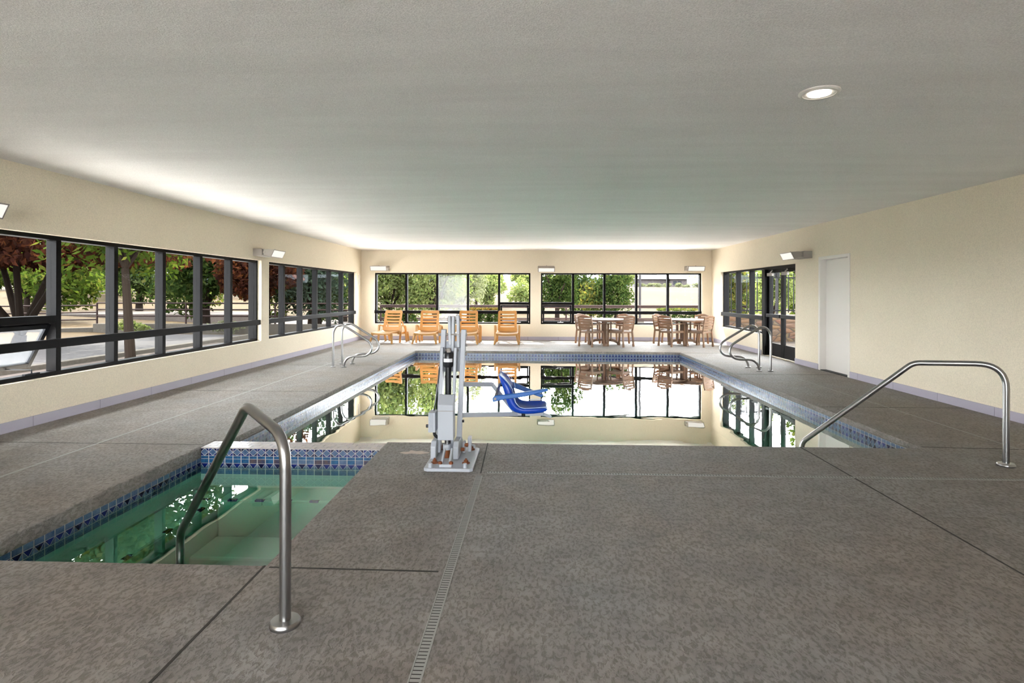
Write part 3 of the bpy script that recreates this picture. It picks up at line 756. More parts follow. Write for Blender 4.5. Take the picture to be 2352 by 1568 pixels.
# ------------------------------------------------------------------ sun loungers
def make_lounger():
    root = empty('sun_lounger')
    m = M['lounger']
    def sheet(prof, widths, thick, sag, slots, name, cols=8, parent=root):
        """slatted moulded panel; prof = points (y, z); slots = index pairs left open between the borders"""
        mb = MB(); n = len(prof)
        P = [Vector((0, a, b)) for a, b in prof]
        def nrm(i):
            a = P[max(0, i - 1)]; b = P[min(n - 1, i + 1)]; t = (b - a).normalized(); return Vector((0, -t.z, t.y))
        def pt(i, k, o):
            u = -1 + 2 * k / cols; return P[i] + Vector((u * widths[i] / 2, 0, 0)) - nrm(i) * (sag * (1 - u * u)) + nrm(i) * o
        vid = {}
        def V(i, k, s):
            if (i, k, s) not in vid:
                vid[(i, k, s)] = len(mb.v); mb.v.append(tuple(pt(i, k, s * thick / 2)))
            return vid[(i, k, s)]
        def solid(i, k):
            if i < 0 or k < 0 or i >= n - 1 or k >= cols: return False
            return not (i in slots and 0 < k < cols - 1)
        def F(*a): mb.f.append(a); mb.m.append(0)
        for i in range(n - 1):
            for k in range(cols):
                if not solid(i, k): continue
                F(V(i, k, 1), V(i, k + 1, 1), V(i + 1, k + 1, 1), V(i + 1, k, 1)); F(V(i, k, -1), V(i + 1, k, -1), V(i + 1, k + 1, -1), V(i, k + 1, -1))
                if not solid(i - 1, k): F(V(i, k, 1), V(i, k, -1), V(i, k + 1, -1), V(i, k + 1, 1))
                if not solid(i + 1, k): F(V(i + 1, k, 1), V(i + 1, k + 1, 1), V(i + 1, k + 1, -1), V(i + 1, k, -1))
                if not solid(i, k - 1): F(V(i, k, 1), V(i + 1, k, 1), V(i + 1, k, -1), V(i, k, -1))
                if not solid(i, k + 1): F(V(i, k + 1, 1), V(i, k + 1, -1), V(i + 1, k + 1, -1), V(i + 1, k + 1, 1))
        return mb.build(name, m, parent, smooth=True, bevel=0.004)
    # seat: y from 0 (foot edge) to 0.66
    ys = [0.0, 0.02, 0.10, 0.18, 0.19, 0.28, 0.29, 0.38, 0.39, 0.48, 0.49, 0.58, 0.66]
    zs = [0.262, 0.300, 0.312, 0.314, 0.314, 0.316, 0.316, 0.318, 0.318, 0.320, 0.320, 0.325, 0.335]
    sheet(list(zip(ys, zs)), [0.60] * 13, 0.03, 0.028, {3, 5, 7, 9}, 'seat')
    # back: rises from 0.66 to 0.86
    bs = [0.0, 0.07, 0.131, 0.167, 0.224, 0.260, 0.317, 0.353, 0.410, 0.446, 0.503, 0.539, 0.60, 0.63]
    Lb = 0.60; a0 = R(74)
    prof = [(0.655 + b * math.cos(a0), 0.325 + b * math.sin(a0) * 0.97) for b in bs]
    sheet(prof, [0.54] * 12 + [0.53, 0.46], 0.022, 0.03, {2, 4, 6, 8, 10}, 'backrest')
    for s in (-1, 1):
        MB().bar((s * 0.28, 0.06, 0.28), (s * 0.335, 0.0, 0.0), 0.075, 0.045, mi=0, w2=0.05, h2=0.035).build('front_leg', m, root, bevel=0.008)
        mb = MB()
        path = fillet([(s * 0.335, 0.50, 0.0), (s * 0.345, 0.57, 0.49), (s * 0.345, 0.84, 0.46), (s * 0.335, 0.96, 0.0)], [0.06, 0.07], 5)
        for p, q in zip(path, path[1:]): mb.bar(p, q + (q - p) * 0.15, 0.055, 0.035, up=(0, 1, 0.01))
        mb.build('arm_loop', m, root, bevel=0.006)
        MB().bar((s * 0.30, 0.45, 0.27), (s * 0.30, 1.12, 0.25), 0.03, 0.06).build('side_rail', m, root, bevel=0.006)
        MB().bar((s * 0.30, 1.08, 0.27), (s * 0.31, 1.17, 0.0), 0.06, 0.04, w2=0.045, h2=0.03).build('rear_leg', m, root, bevel=0.006)
        MB().bar((s * 0.24, 0.84, 0.6), (s * 0.27, 1.05, 0.28), 0.025, 0.03).build('back_stay', m, root, bevel=0.005)
    MB().bar((-0.30, 1.10, 0.24), (0.30, 1.10, 0.24), 0.03, 0.05).build('cross_rail', m, root, bevel=0.006)
    MB().bar((-0.29, 0.62, 0.285), (0.29, 0.62, 0.285), 0.04, 0.04).build('cross_rail', m, root, bevel=0.006)
    return root
lou = make_lounger()
LG = 'tan slatted loungers along the back wall'
spots = [(-4.20, 15.55, R(-12), 'tan slatted sun lounger turned in the left corner, its seat pointing left'),
         (-2.985, 15.53, R(-1), 'tan slatted sun lounger second from the left corner, just left of the pool lift'),
         (-1.845, 15.53, R(0), 'tan slatted sun lounger partly hidden behind the pool lift'),
         (-0.705, 15.50, R(1), 'tan slatted sun lounger nearest the gap between the back windows')]
for i, (x, y, a, lb) in enumerate(spots):
    o = lou if i == 0 else copy_tree(lou)
    o.location = (x, y, 0); o.rotation_euler = (0, 0, a); tag(o, lb, 'sun lounger', LG)

# ------------------------------------------------------------------ tables and chairs
def make_chair():
    root = empty('patio_chair'); m = M['chair']
    # seat
    mb = MB(); n = 8; vs = []; fs = []
    for i in range(n + 1):
        v = i / n; y = -0.22 + 0.46 * v; w = 0.40 + 0.08 * v
        for k in range(7):
            u = -1 + k / 3; z = 0.415 + 0.012 * v - 0.016 * (1 - u * u) - (0.03 if i == n else 0)
            vs.append((u * w / 2, y, z))
    for i in range(n):
        for k in range(6): fs.append((i * 7 + k, i * 7 + k + 1, (i + 1) * 7 + k + 1, (i + 1) * 7 + k))
    mb.add(vs, fs); o = mb.build('seat', m, root, smooth=True)
    so = o.modifiers.new('sol', 'SOLIDIFY'); so.thickness = 0.035; so.offset = -1
    mb = MB()
    mb.bar((-0.20, -0.21, 0.385), (0.20, -0.21, 0.385), 0.03, 0.05); mb.bar((-0.23, 0.22, 0.385), (0.23, 0.22, 0.385), 0.03, 0.05)
    for s in (-1, 1): mb.bar((s * 0.205, -0.21, 0.385), (s * 0.235, 0.22, 0.385), 0.03, 0.05)
    mb.build('seat_frame', m, root, bevel=0.005)
    for s in (-1, 1):
        mb = MB()
        mb.bar((s * 0.205, -0.225, 0.40), (s * 0.215, -0.255, 0.09), 0.038, 0.042); mb.bar((s * 0.215, -0.255, 0.09), (s * 0.217, -0.26, 0), 0.046, 0.046)
        mb.build('rear_leg', m, root, bevel=0.006)
        mb = MB()
        mb.bar((s * 0.255, 0.215, 0.60), (s * 0.24, 0.235, 0.09), 0.042, 0.045); mb.bar((s * 0.24, 0.235, 0.09), (s * 0.24, 0.24, 0), 0.048, 0.048)
        mb.build('front_leg', m, root, bevel=0.006)
        mb = MB()
        path = [(s * 0.215, -0.265, 0.585), (s * 0.25, -0.1, 0.60), (s * 0.262, 0.1, 0.61), (s * 0.258, 0.24, 0.60)]
        for p, q in zip(path, path[1:]): mb.bar(p, q, 0.055, 0.026)
        mb.build('armrest', m, root, bevel=0.006)
    # backrest: stiles and curved slats
    mb = MB()
    def bp(u, z):    # surface of the back
        t = (z - 0.40) / 0.44
        w = 0.19 + 0.015 * math.sin(t * 3.0); return Vector((u * w, -0.225 - 0.075 * t - 0.035 * (1 - u * u), z))
    for s in (-1, 1):
        zs = np.linspace(0.39, 0.80, 7)
        for z0, z1 in zip(zs, zs[1:]):
            a, b = bp(s, z0), bp(s, z1); a.x += s * 0.012; b.x += s * 0.012; mb.bar(a, b + (b - a) * 0.05, 0.026, 0.04, up=(0, 1, 0))
    slats = [(0.475, 0.545), (0.556, 0.62), (0.631, 0.69), (0.701, 0.752), (0.766, 0.84)]
    for j, (z0, z1) in enumerate(slats):
        n = 8; vs = []; fs = []
        for k in range(n + 1):
            u = -1 + 2 * k / n; zt_ = z1 - (0.045 * u * u if j == 4 else 0)
            p, q = bp(u, z0), bp(u, zt_)
            vs += [p + Vector((0, -0.009, 0)), q + Vector((0, -0.009, 0)), q + Vector((0, 0.009, 0)), p + Vector((0, 0.009, 0))]
        for k in range(n):
            a = k * 4; b = a + 4
            for e in range(4): fs.append((a + e, a + (e + 1) % 4, b + (e + 1) % 4, b + e))
        fs += [(3, 2, 1, 0), (n * 4, n * 4 + 1, n * 4 + 2, n * 4 + 3)]
        mb.add(vs, fs)
    mb.build('backrest', m, root, smooth=True, bevel=0.003)
    return root
def make_table():
    root = empty('round_table'); m = M['table']
    MB().lathe([(0.02, 0.68), (0.54, 0.685), (0.59, 0.675), (0.60, 0.69), (0.60, 0.71), (0.592, 0.716), (0.02, 0.716)], (0, 0, 0), 64).build('tabletop', M['tabletop'], root, smooth=True)
    mb = MB(); mb.lathe([(0.594, 0.672), (0.603, 0.674), (0.604, 0.708), (0.594, 0.70)], (0, 0, 0), 64); mb.lathe([(0.17, 0.66), (0.2, 0.684)], (0, 0, 0), 32)
    mb.build('table_rim', m, root, smooth=True)
    for k in range(4):
        M4 = Matrix.Rotation(k * math.pi / 2, 4, 'Z')
        mb = MB()
        mb.box(0.17, 0.20, -0.05, 0.05, 0.14, 0.68, M=M4)
        fn = lambda a, z, d, M4=M4: M4 @ Vector((a, d, z))
        mb.prism([(0.02, 0.17), (0.22, 0.17), (0.30, 0.145), (0.39, 0.075), (0.42, 0.07), (0.43, 0.0), (0.36, 0.0), (0.35, 0.035), (0.24, 0.10), (0.02, 0.115)], fn, -0.03, 0.03)
        mb.build('pedestal_leg', m, root, bevel=0.006)
    MB().lathe([(0.035, 0.12), (0.035, 0.68)], (0, 0, 0), 16).build('umbrella_sleeve', m, root, smooth=True)
    return root
TG = 'round resin tables by the back window'
tb = make_table(); tb.location = (1.975, 15.68, 0); tag(tb, 'round brown resin table farther from the right wall, nothing on it', 'table', TG)
tb2 = copy_tree(tb); tb2.location = (4.16, 15.75, 0); tag(tb2, 'round brown resin table nearest the right corner with a small pale cup on it', 'table', TG)
ch = make_chair(); CG = 'brown slatted armchairs around the round tables'
place = [((1.585, 15.265), (1.975, 15.68), 'brown slatted armchair on the near side of the left table, below the vent window'),
         ((2.364, 15.27), (1.975, 15.68), 'brown slatted armchair on the near side of the left table, towards the right table'),
         ((1.565, 16.10), (1.975, 15.68), 'sunlit slatted armchair at the left table, half hidden by the chair before it'),
         ((2.40, 16.10), (1.975, 15.68), 'sunlit slatted armchair at the left table against the window, seen over the tabletop'),
         ((3.75, 15.43), (4.16, 15.75), 'brown slatted armchair at the right table, near side, facing the right wall'),
         ((4.49, 15.37), (4.16, 15.75), 'brown slatted armchair at the right table, near side, closest to the glass doors'),
         ((3.77, 16.14), (4.16, 15.75), 'sunlit slatted armchair at the right table against the window'),
         ((4.62, 16.16), (4.16, 15.75), 'pale looking slatted armchair at the right table tucked into the room corner')]
for i, ((x, y), (tx, ty), lb) in enumerate(place):
    o = ch if i == 0 else copy_tree(ch)
    o.location = (x, y, 0); o.rotation_euler = (0, 0, math.atan2(ty - y, tx - x) - math.pi / 2); tag(o, lb, 'chair', CG)
mb = MB(); mb.lathe([(0.025, 0), (0.036, 0.07), (0.033, 0.07), (0.022, 0.006)], (0, 0, 0), 20)
cup = mb.build('paper_cup', M['white_paint'], smooth=True); cup.location = (4.47, 15.62, 0.7162)
tag(cup, 'small pale cup on the table nearest the right corner', 'cup')

# ------------------------------------------------------------------ pool lift
lift = empty('pool_lift', (-0.66, 4.75, 0))
tag(lift, 'white hydraulic pool lift with a blue plastic seat on a boom', 'pool lift')
OX, OY = -0.66, 4.75
def part(mb, name, m, parent=None, **kw):
    p = parent if parent is not None else lift
    mb.v = [(x - OX, y - OY, z) for x, y, z in mb.v]
    return mb.build(name, m, p, **kw)
W = M['white_metal']
base = part(MB().prism([(-0.855, 4.44), (-0.83, 4.42), (-0.49, 4.42), (-0.465, 4.44), (-0.465, 5.02), (-0.49, 5.05), (-0.83, 5.05), (-0.855, 5.02)], lambda a, b, d: (a, b, d), 0, 0.026), 'base_plate', W, bevel=0.006)
for x, y in ((-0.79, 4.57), (-0.535, 4.57), (-0.535, 4.97), (-0.79, 4.98)):
    mb = MB(); mb.lathe([(0.032, 0.026), (0.032, 0.032), (0.02, 0.033)], (x, y, 0), 20); mb.lathe([(0.018, 0.032), (0.018, 0.05), (0.014, 0.053)], (x, y, 0), 6)
    mb.lathe([(0.009, 0.05), (0.009, 0.064)], (x, y, 0), 10)
    part(mb, 'anchor_bolt', M['rust'], base)
for x, y in ((-0.805, 4.455), (-0.53, 4.455), (-0.52, 5.01)):
    mb = MB(); mb.lathe([(0.018, 0.026), (0.017, 0.055), (0.012, 0.06)], (x, y, 0), 14); part(mb, 'levelling_cap', W, base, smooth=True)
# front clevis with its two struts
mb = MB(); mb.box(-0.735, -0.635, 4.45, 4.50, 0.026, 0.05)
for x in (-0.715, -0.655): mb.bar((x, 4.47, 0.05), (x + 0.002, 4.60, 0.13), 0.017, 0.03)
part(mb, 'clevis', W, base, bevel=0.004)
for x in (-0.728, -0.642):
    mb = MB(); mb.lathe([(0.017, 0.05), (0.017, 0.066), (0.012, 0.07)], (x, 4.465, 0), 6); part(mb, 'clevis_nut', M['rust'], base)
# pivot cheeks at the foot
for x0, x1 in ((-0.842, -0.797), (-0.655, -0.610)):
    fn = lambda a, z, d: (d, a, z)
    mb = MB(); mb.prism([(4.66, 0.026), (5.00, 0.026), (5.00, 0.07), (4.94, 0.15), (4.88, 0.17), (4.70, 0.17), (4.66, 0.13)], fn, x0, x1)
    part(mb, 'pivot_cheek', W, base, bevel=0.008)
for i, x in enumerate((-0.575, -0.552, -0.53)):
    mb = MB(); mb.lathe([(0.016, 0), (0.016, 0.03)], (x - 0.03, 4.80 + i * 0.07, 0.075 + 0.02 * i), 8, axis='x'); part(mb, 'pivot_bolt', M['rust'], base)
mb = MB(); mb.box(-0.56, -0.53, 4.90, 4.98, 0.026, 0.15); mb.box(-0.60, -0.575, 4.86, 4.92, 0.026, 0.12); part(mb, 'rear_bracket', W, base, bevel=0.005)
# parallel lift arms
for a, b, nm in (((-0.812, 4.90, 0.12), (-0.768, 4.90, 1.09), 'outer_arm'), ((-0.632, 4.88, 0.12), (-0.592, 4.88, 1.09), 'outer_arm')):
    part(MB().bar(a, b, 0.042, 0.062, up=(0, 1, 0)), nm, W, bevel=0.005)
for a, b in (((-0.790, 4.80, 0.05), (-0.770, 4.82, 0.94)), ((-0.682, 4.80, 0.05), (-0.655, 4.82, 0.94))):
    part(MB().bar(a, b, 0.024, 0.05, up=(0, 1, 0)), 'inner_arm', W, bevel=0.004)
for (x, xb, zb_) in ((-0.722, -0.712, 0.95), (-0.688, -0.690, 0.90), (-0.648, -0.640, 0.93)):
    part(MB().bar((xb, 4.90, zb_), (x, 4.92, 1.205), 0.026, 0.07, up=(0, 1, 0)), 'mast_blade', W, bevel=0.005)
part(MB().box(-0.775, -0.600, 4.915, 4.935, 0.72, 0.985), 'mast_plate', W, bevel=0.003)
for z, x0, x1 in ((1.045, -0.815, -0.565), (0.955, -0.60, -0.565), (1.17, -0.745, -0.62), (0.88, -0.60, -0.565), (0.91, -0.80, -0.64)):
    mb = MB(); mb.lathe([(0.013, x0), (0.013, x1)], (0, 4.925 if z > 1.1 else (4.885 if z > 0.9 else 4.87), z), 8, axis='x'); part(mb, 'hinge_bolt', M['bronze'])
mb = MB(); mb.lathe([(0.012, 0), (0.012, 0.02)], (-0.606, 4.87, 0.30), 8, axis='x'); part(mb, 'hinge_bolt', M['black_plastic'])
# actuator
mb = MB(); mb.lathe([(0.035, 0.775), (0.043, 0.79), (0.043, 0.888), (0.036, 0.90)], (-0.715, 4.80, 0), 24)
mb.lathe([(0.026, 0.06), (0.026, 0.78)], (-0.715, 4.80, 0), 24)
act = part(mb, 'actuator', M['black_plastic'], smooth=True)
mb = MB(); mb.lathe([(0.016, 0.90), (0.016, 0.93), (0.012, 0.935)], (-0.712, 4.80, 0), 10); mb.box(-0.728, -0.696, 4.79, 4.81, 0.89, 0.915); part(mb, 'actuator_fitting', M['bronze'], act)
mb = MB(); n = 12
vs = []; fs = []
for k in range(n + 1):
    a = R(-150 + 120 * k / n)
    for z in (0.82, 0.85): vs.append((-0.715 + 0.0438 * math.cos(a), 4.80 + 0.0438 * math.sin(a), z))
for k in range(n): fs.append((2 * k, 2 * k + 2, 2 * k + 3, 2 * k + 1))
mb.add(vs, fs); part(mb, 'label_sticker', M['label'], act, fix=False)
mb = MB(); mb.lathe([(0.033, 0.095), (0.036, 0.10), (0.036, 0.135), (0.033, 0.14)], (-0.712, 4.72, 0), 20); part(mb, 'actuator_collar', W, act, smooth=True)
mb = MB(); mb.lathe([(0.024, 0.03), (0.026, 0.095)], (-0.712, 4.71, 0), 14); part(mb, 'actuator_foot', M['rust'], act)
mb = MB(); mb.lathe([(0.024, 0.05), (0.024, 0.2)], (-0.712, 4.74, 0), 16); part(mb, 'actuator_rod', M['chrome'], act, smooth=True)
# battery box with sloping lid
fn = lambda a, z, d: (d, a, z)
mb = MB(); mb.prism([(4.66, 0.185), (4.78, 0.185), (4.78, 0.545), (4.74, 0.55), (4.66, 0.475)], fn, -0.782, -0.652)
bat = part(mb, 'battery_box', W, bevel=0.005)
mb = MB(); mb.box(-0.784, -0.650, 4.657, 4.664, 0.425, 0.43); part(mb, 'lid_seam', M['bronze'], bat)
mb = MB(); mb.box(-0.872, -0.812, 4.72, 4.86, 0.235, 0.40); mb.box(-0.862, -0.855, 4.715, 4.72, 0.235, 0.40); mb.box(-0.845, -0.838, 4.715, 4.72, 0.235, 0.40)
ctl = part(mb, 'control_box', W, bevel=0.004)
mb = MB(); mb.lathe([(0.014, -0.9), (0.014, -0.872)], (0, 4.78, 0.275), 12, axis='x'); mb.lathe([(0.012, -0.88), (0.012, -0.872)], (0, 4.76, 0.37), 12, axis='x'); part(mb, 'control_button', M['black_plastic'], ctl)
part(MB().tube(fillet([(-0.83, 4.79, 0.24), (-0.83, 4.77, 0.205), (-0.79, 4.80, 0.16)], [0.03], 5), 0.014, 8), 'cable_gland', M['black_plastic'], ctl)
part(MB().tube(fillet([(-0.745, 4.83, 0.80), (-0.80, 4.86, 0.78), (-0.815, 4.86, 0.62), (-0.835, 4.84, 0.45), (-0.84, 4.80, 0.39)], [0.05, 0.05, 0.05], 5), 0.006, 8), 'power_cable', M['black_plastic'], smooth=True)
# boom
mb = MB(); mb.bar((-0.61, 4.95, 0.605), (-0.365, 5.22, 0.562), 0.034, 0.038); mb.bar((-0.375, 5.21, 0.570), (-0.155, 5.34, 0.275), 0.034, 0.034)
mb.bar((-0.625, 4.95, 0.335), (-0.14, 5.33, 0.268), 0.034, 0.038); mb.bar((-0.17, 5.325, 0.27), (0.115, 5.36, 0.266), 0.034, 0.032)
part(mb, 'seat_boom', W, bevel=0.004)
mb = MB(); mb.bar((0.10, 5.355, 0.268), (0.175, 5.37, 0.238), 0.07, 0.024); part(mb, 'footrest_bracket', W, bevel=0.004)
# seat shell
rim = [(-.310, .654), (-.277, .634), (-.239, .611), (-.202, .566), (-.179, .525), (-.165, .462), (-.150, .407), (-.116, .366), (-.072, .354), (.021, .360), (.144, .366)]
outer = [(-.313, .640), (-.302, .612), (-.290, .585), (-.276, .548), (-.262, .505), (-.250, .455), (-.236, .405), (-.200, .335), (-.130, .296), (.02, .298), (.150, .318)]
wid = [0.30, 0.36, 0.40, 0.42, 0.43, 0.43, 0.43, 0.43, 0.43, 0.42, 0.38]
SYc = 5.375
def seat_grid():
    mb = MB(); n = len(rim); k_ = 12; V = []; F_ = []
    def inn(i, u):
        a, b = Vector((rim[i][0], 0, rim[i][1])), Vector((outer[i][0], 0, outer[i][1])); q = a + (b - a) * 0.62 * (1 - abs(u) ** 2.5); return q + Vector((0, SYc + u * wid[i] / 2, 0))
    def out(i, u):
        b = Vector((outer[i][0], 0, outer[i][1])); return b + Vector((0, SYc + u * wid[i] / 2 * 0.97, 0))
    I = {}; O = {}
    for i in range(n):
        for k in range(k_ + 1):
            u = -1 + 2 * k / k_; I[i, k] = len(V); V.append(inn(i, u)); O[i, k] = len(V); V.append(out(i, u))
    for i in range(n - 1):
        for k in range(k_):
            F_.append((I[i, k], I[i, k + 1], I[i + 1, k + 1], I[i + 1, k])); F_.append((O[i, k], O[i + 1, k], O[i + 1, k + 1], O[i, k + 1]))
        F_.append((I[i, 0], I[i + 1, 0], O[i + 1, 0], O[i, 0])); F_.append((I[i, k_], O[i, k_], O[i + 1, k_], I[i + 1, k_]))
    for k in range(k_):
        F_.append((I[0, k], O[0, k], O[0, k + 1], I[0, k + 1])); F_.append((I[n - 1, k], I[n - 1, k + 1], O[n - 1, k + 1], O[n - 1, k]))
    mb.add(V, F_)
    edge = [V[I[i, 0]] for i in range(n)] + [V[I[n - 1, k]] for k in range(1, k_)] + [V[I[i, k_]] for i in range(n - 1, -1, -1)] + [V[I[0, k]] for k in range(k_ - 1, 0, -1)]
    return mb, edge
mb, edge = seat_grid()
seat = part(mb, 'seat_shell', M['blue'], subsurf=1)
part(MB().tube(edge, 0.0028, 6, closed=True), 'edge_piping', M['piping'], seat, smooth=True)
fnA = lambda y0: (lambda a, z, d: (a, y0 + d, z))
mb = MB(); mb.prism([(-0.362, 0.455), (-0.335, 0.478), (-0.2, 0.492), (0.13, 0.545), (0.145, 0.540), (0.14, 0.525), (-0.05, 0.475), (-0.25, 0.445), (-0.355, 0.42)], fnA(5.10), 0, 0.045)
arm = part(mb, 'armrest', M['blue_arm'], seat, bevel=0.008)
mb = MB(); mb.lathe([(0.012, 0), (0.012, 0.012)], (-0.335, 5.09, 0.452), 14, axis='y'); part(mb, 'pivot_cap', M['bronze'], arm)
mb = MB(); mb.prism([(-0.28, 0.53), (-0.24, 0.545), (0.10, 0.405), (0.11, 0.39), (0.09, 0.375), (-0.27, 0.495)], fnA(5.60), 0, 0.045)
part(mb, 'armrest', M['blue_arm'], seat, bevel=0.008)
part(MB().tube([(-0.335, 5.12, 0.46), (-0.30, 5.22, 0.56), (-0.27, 5.3, 0.57)], 0.014, 10), 'arm_support', M['chrome'], seat, smooth=True)
part(MB().box(-0.10, -0.065, 5.30, 5.40, 0.245, 0.285), 'seat_clamp', M['gasket'], seat, bevel=0.006)

# ------------------------------------------------------------------ outside: ground
def quad_ground(name, poly, z, m, label, cat, th=0.05):
    o = MB().prism(poly, lambda a, b, d: (a, b, d), z - th, z).build(name, m)
    return tag(o, label, cat, kind='structure')
def terrain():
    mb = MB(); xs = np.concatenate([np.linspace(-160, -30, 14), np.linspace(-26, 26, 27), np.linspace(30, 160, 14)])
    ys = np.concatenate([np.linspace(-40, 22, 32), np.linspace(24, 60, 19), np.linspace(66, 300, 40)])
    def h(x, y):
        d = max(0.0, y - 32); z = GZ - 0.03 + 0.038 * d - max(0, d - 70) * 0.022
        z += 0.10 * math.sin(x * 0.21 + y * 0.13) * min(1, d / 12)
        if x < -16 and y > 18: z += min(1.2, (-16 - x) * 0.05)
        if XL - 0.6 < x < XR + 0.6 and y < YB + 0.6: z = -2.2
        return z
    vs = [(x, y, h(x, y)) for x in xs for y in ys]; ny = len(ys); fs = []
    for i in range(len(xs) - 1):
        for j in range(ny - 1): fs.append((i * ny + j, (i + 1) * ny + j, (i + 1) * ny + j + 1, i * ny + j + 1))
    mb.add(vs, fs); o = mb.build('ground', M['field'], smooth=True); return o, h
gr, H = terrain(); tag(gr, 'dry straw coloured field outside the windows', 'field', kind='structure')
quad_ground('ground_apron', [(XL - 0.2, YF - 3), (XL - 0.2, YB + 0.2), (-9.9, YB + 0.2), (-9.9, YF - 3)], GZ + 0.0, M['path'], 'pale bare soil strip along the kerb outside the left windows', 'ground')
quad_ground('ground_bounce_left', [(XL - 0.2, YF - 3), (XL - 0.2, YB + 0.2), (-8.75, YB + 0.2), (-8.75, YF - 3)], GZ + 0.02, M['reflector'], 'added light-bouncing pale concrete walk under the left windows', 'reflector')  # added slab hidden below the sill, bounces light up through the left windows
quad_ground('ground_bounce_front', [(-16, YF - 0.25), (16, YF - 0.25), (16, -18), (-16, -18)], GZ + 0.02, M['reflector'], 'unseen pale concrete plaza added to bounce light through the near end glazing', 'reflector')  # added out of view to throw daylight in at the near end
quad_ground('ground_bounce_back', [(-5.3, YB + 0.25), (14, YB + 0.25), (14, 28.0), (-5.3, 28.0)], GZ + 0.02, M['reflector'], 'unseen pale concrete terrace behind the back wall, added to bounce light inside', 'reflector')  # added slab out of sight, brightens the ceiling through the back windows
quad_ground('road', [(-10.0, -20), (-10.0, 20.6), (-15.2, 20.6), (-15.2, 15.6), (-40, 13.0), (-40, -20)], GZ + 0.012, M['asphalt'], 'pale sunlit asphalt lot beyond the left windows', 'road')
o = MB().box(-10.08, -9.88, -20, 20.6, GZ - 0.05, GZ + 0.10).build('kerb', M['kerb'], bevel=0.01); tag(o, 'pale concrete kerb between the soil strip and the asphalt', 'kerb', kind='structure')
quad_ground('path_back', [(-14, 27.9), (30, 27.9), (30, 32.5), (-14, 32.5)], GZ + 0.005, M['path'], 'pale gravel ground behind the back wall', 'ground')
o = MB().prism([(-17.0, 21.3), (-6.4, 21.6), (-6.4, 21.85), (-17.05, 21.55)], lambda a, b, d: (a, b, d), GZ - 0.1, 0.2).build('garden_wall', M['kerb'], bevel=0.01)
tag(o, 'low concrete retaining wall beyond the asphalt', 'garden wall')
o = MB().prism([(-22.6, 16.9), (-17.0, 21.3), (-17.05, 21.55), (-22.8, 17.1)], lambda a, b, d: (a, b, d), GZ - 0.1, 0.05).build('garden_wall', M['kerb'], bevel=0.01)
tag(o, 'lower angled stretch of concrete retaining wall beyond the asphalt, half hidden by weeds', 'garden wall')
quad_ground('lane', [(-46, 27), (-14.5, 28.5), (-14.5, 33), (-46, 33)], 0.30, M['path'], 'pale dirt lane beyond the pipe fence on the left', 'lane', 0.6)
quad_ground('patio', [(XR + 0.2, 4), (16, 4), (16, 17.5), (XR + 0.2, 17.5)], GZ + 0.12, M['patio'], 'paved patio outside the glass doors', 'patio')

# fences
def pipe_fence(pts, zs, top, label, r=0.035, z0=None, step=3.4):
    root = empty('pipe_fence', (pts[0][0], pts[0][1], 0)); o = Vector((pts[0][0], pts[0][1], 0))
    posts = []
    for (x0, y0), (x1, y1) in zip(pts, pts[1:]):
        Ln = math.hypot(x1 - x0, y1 - y0); n = max(1, round(Ln / step))
        for i in range(n): posts.append((x0 + (x1 - x0) * i / n, y0 + (y1 - y0) * i / n))
        for z in zs:
            MB().tube([Vector((x0, y0, z)) - o, Vector((x1, y1, z)) - o], r, 10).build('fence_rail', M['fence'], root, smooth=True)
    posts.append(pts[-1])
    for x, y in posts: MB().tube([Vector((x, y, z0 if z0 is not None else H(x, y) - 0.1)) - o, Vector((x, y, top)) - o], r * 1.15, 10).build('fence_post', M['fence'], root, smooth=True)
    return tag(root, label, 'fence')
pipe_fence([(-16.95, 21.45), (-6.5, 21.72)], (1.0, 0.75, 0.5), 1.0, 'rust brown pipe fence on the concrete wall seen through the left windows', 0.03, 0.15)
pipe_fence([(-22.5, 17.0), (-16.95, 21.45)], (0.9, 0.63, 0.36), 0.93, 'angled stretch of rust brown pipe fence left of the leaning tree', 0.028, -0.1)
pipe_fence([(-6.0, 22.2), (16, 23.0)], (0.93, 0.87, 0.42, 0.35), 0.93, 'rust brown pipe fence behind the back wall, crossing both back windows', 0.032)

# iron fence on a stone wall (right)
o = MB().box(5.75, 14, 17.45, 17.85, GZ, 0.78).build('stone_wall', M['stone'], bevel=0.02); tag(o, 'low stacked brown stone wall outside the right window', 'stone wall')
o = MB().box(8.6, 9.0, 11.0, 17.3, GZ, 0.62).build('stone_wall', M['stone'], bevel=0.02); tag(o, 'low brown stone wall across the patio outside the glass doors', 'stone wall')
root = empty('iron_fence', (5.75, 17.62, 0.78))
for k in range(46):
    x = k * 0.157 + 0.04; MB().box(x - 0.012, x + 0.012, -0.012, 0.012, 0.06, 1.26).build('picket', M['iron'], root)
for z in (0.13, 1.13): MB().box(0, 7.3, -0.02, 0.02, z - 0.02, z + 0.02).build('fence_rail', M['iron'], root)
for x in (0.0, 2.4, 4.8, 7.2): MB().box(x - 0.03, x + 0.03, -0.03, 0.03, 0, 1.30).build('fence_post', M['iron'], root)
tag(root, 'black wrought iron picket fence on the stone wall outside the right window', 'fence')
mb = MB(); mb.lathe([(0.06, 0), (0.06, 0.05), (0.045, 0.06), (0.045, 2.12)], (0, 0, 0), 16)
root = empty('lamp_post', (8.15, 19.2, GZ)); mb.build('post', M['bark_grey'], root, smooth=True)
MB().lathe([(0.05, 2.12), (0.09, 2.15), (0.09, 2.3), (0.03, 2.36)], (0, 0, 0), 16).build('lamp_cap', M['iron'], root, smooth=True)
tag(root, 'slim grey lamp post with a dark cap beyond the glass doors', 'lamp post')

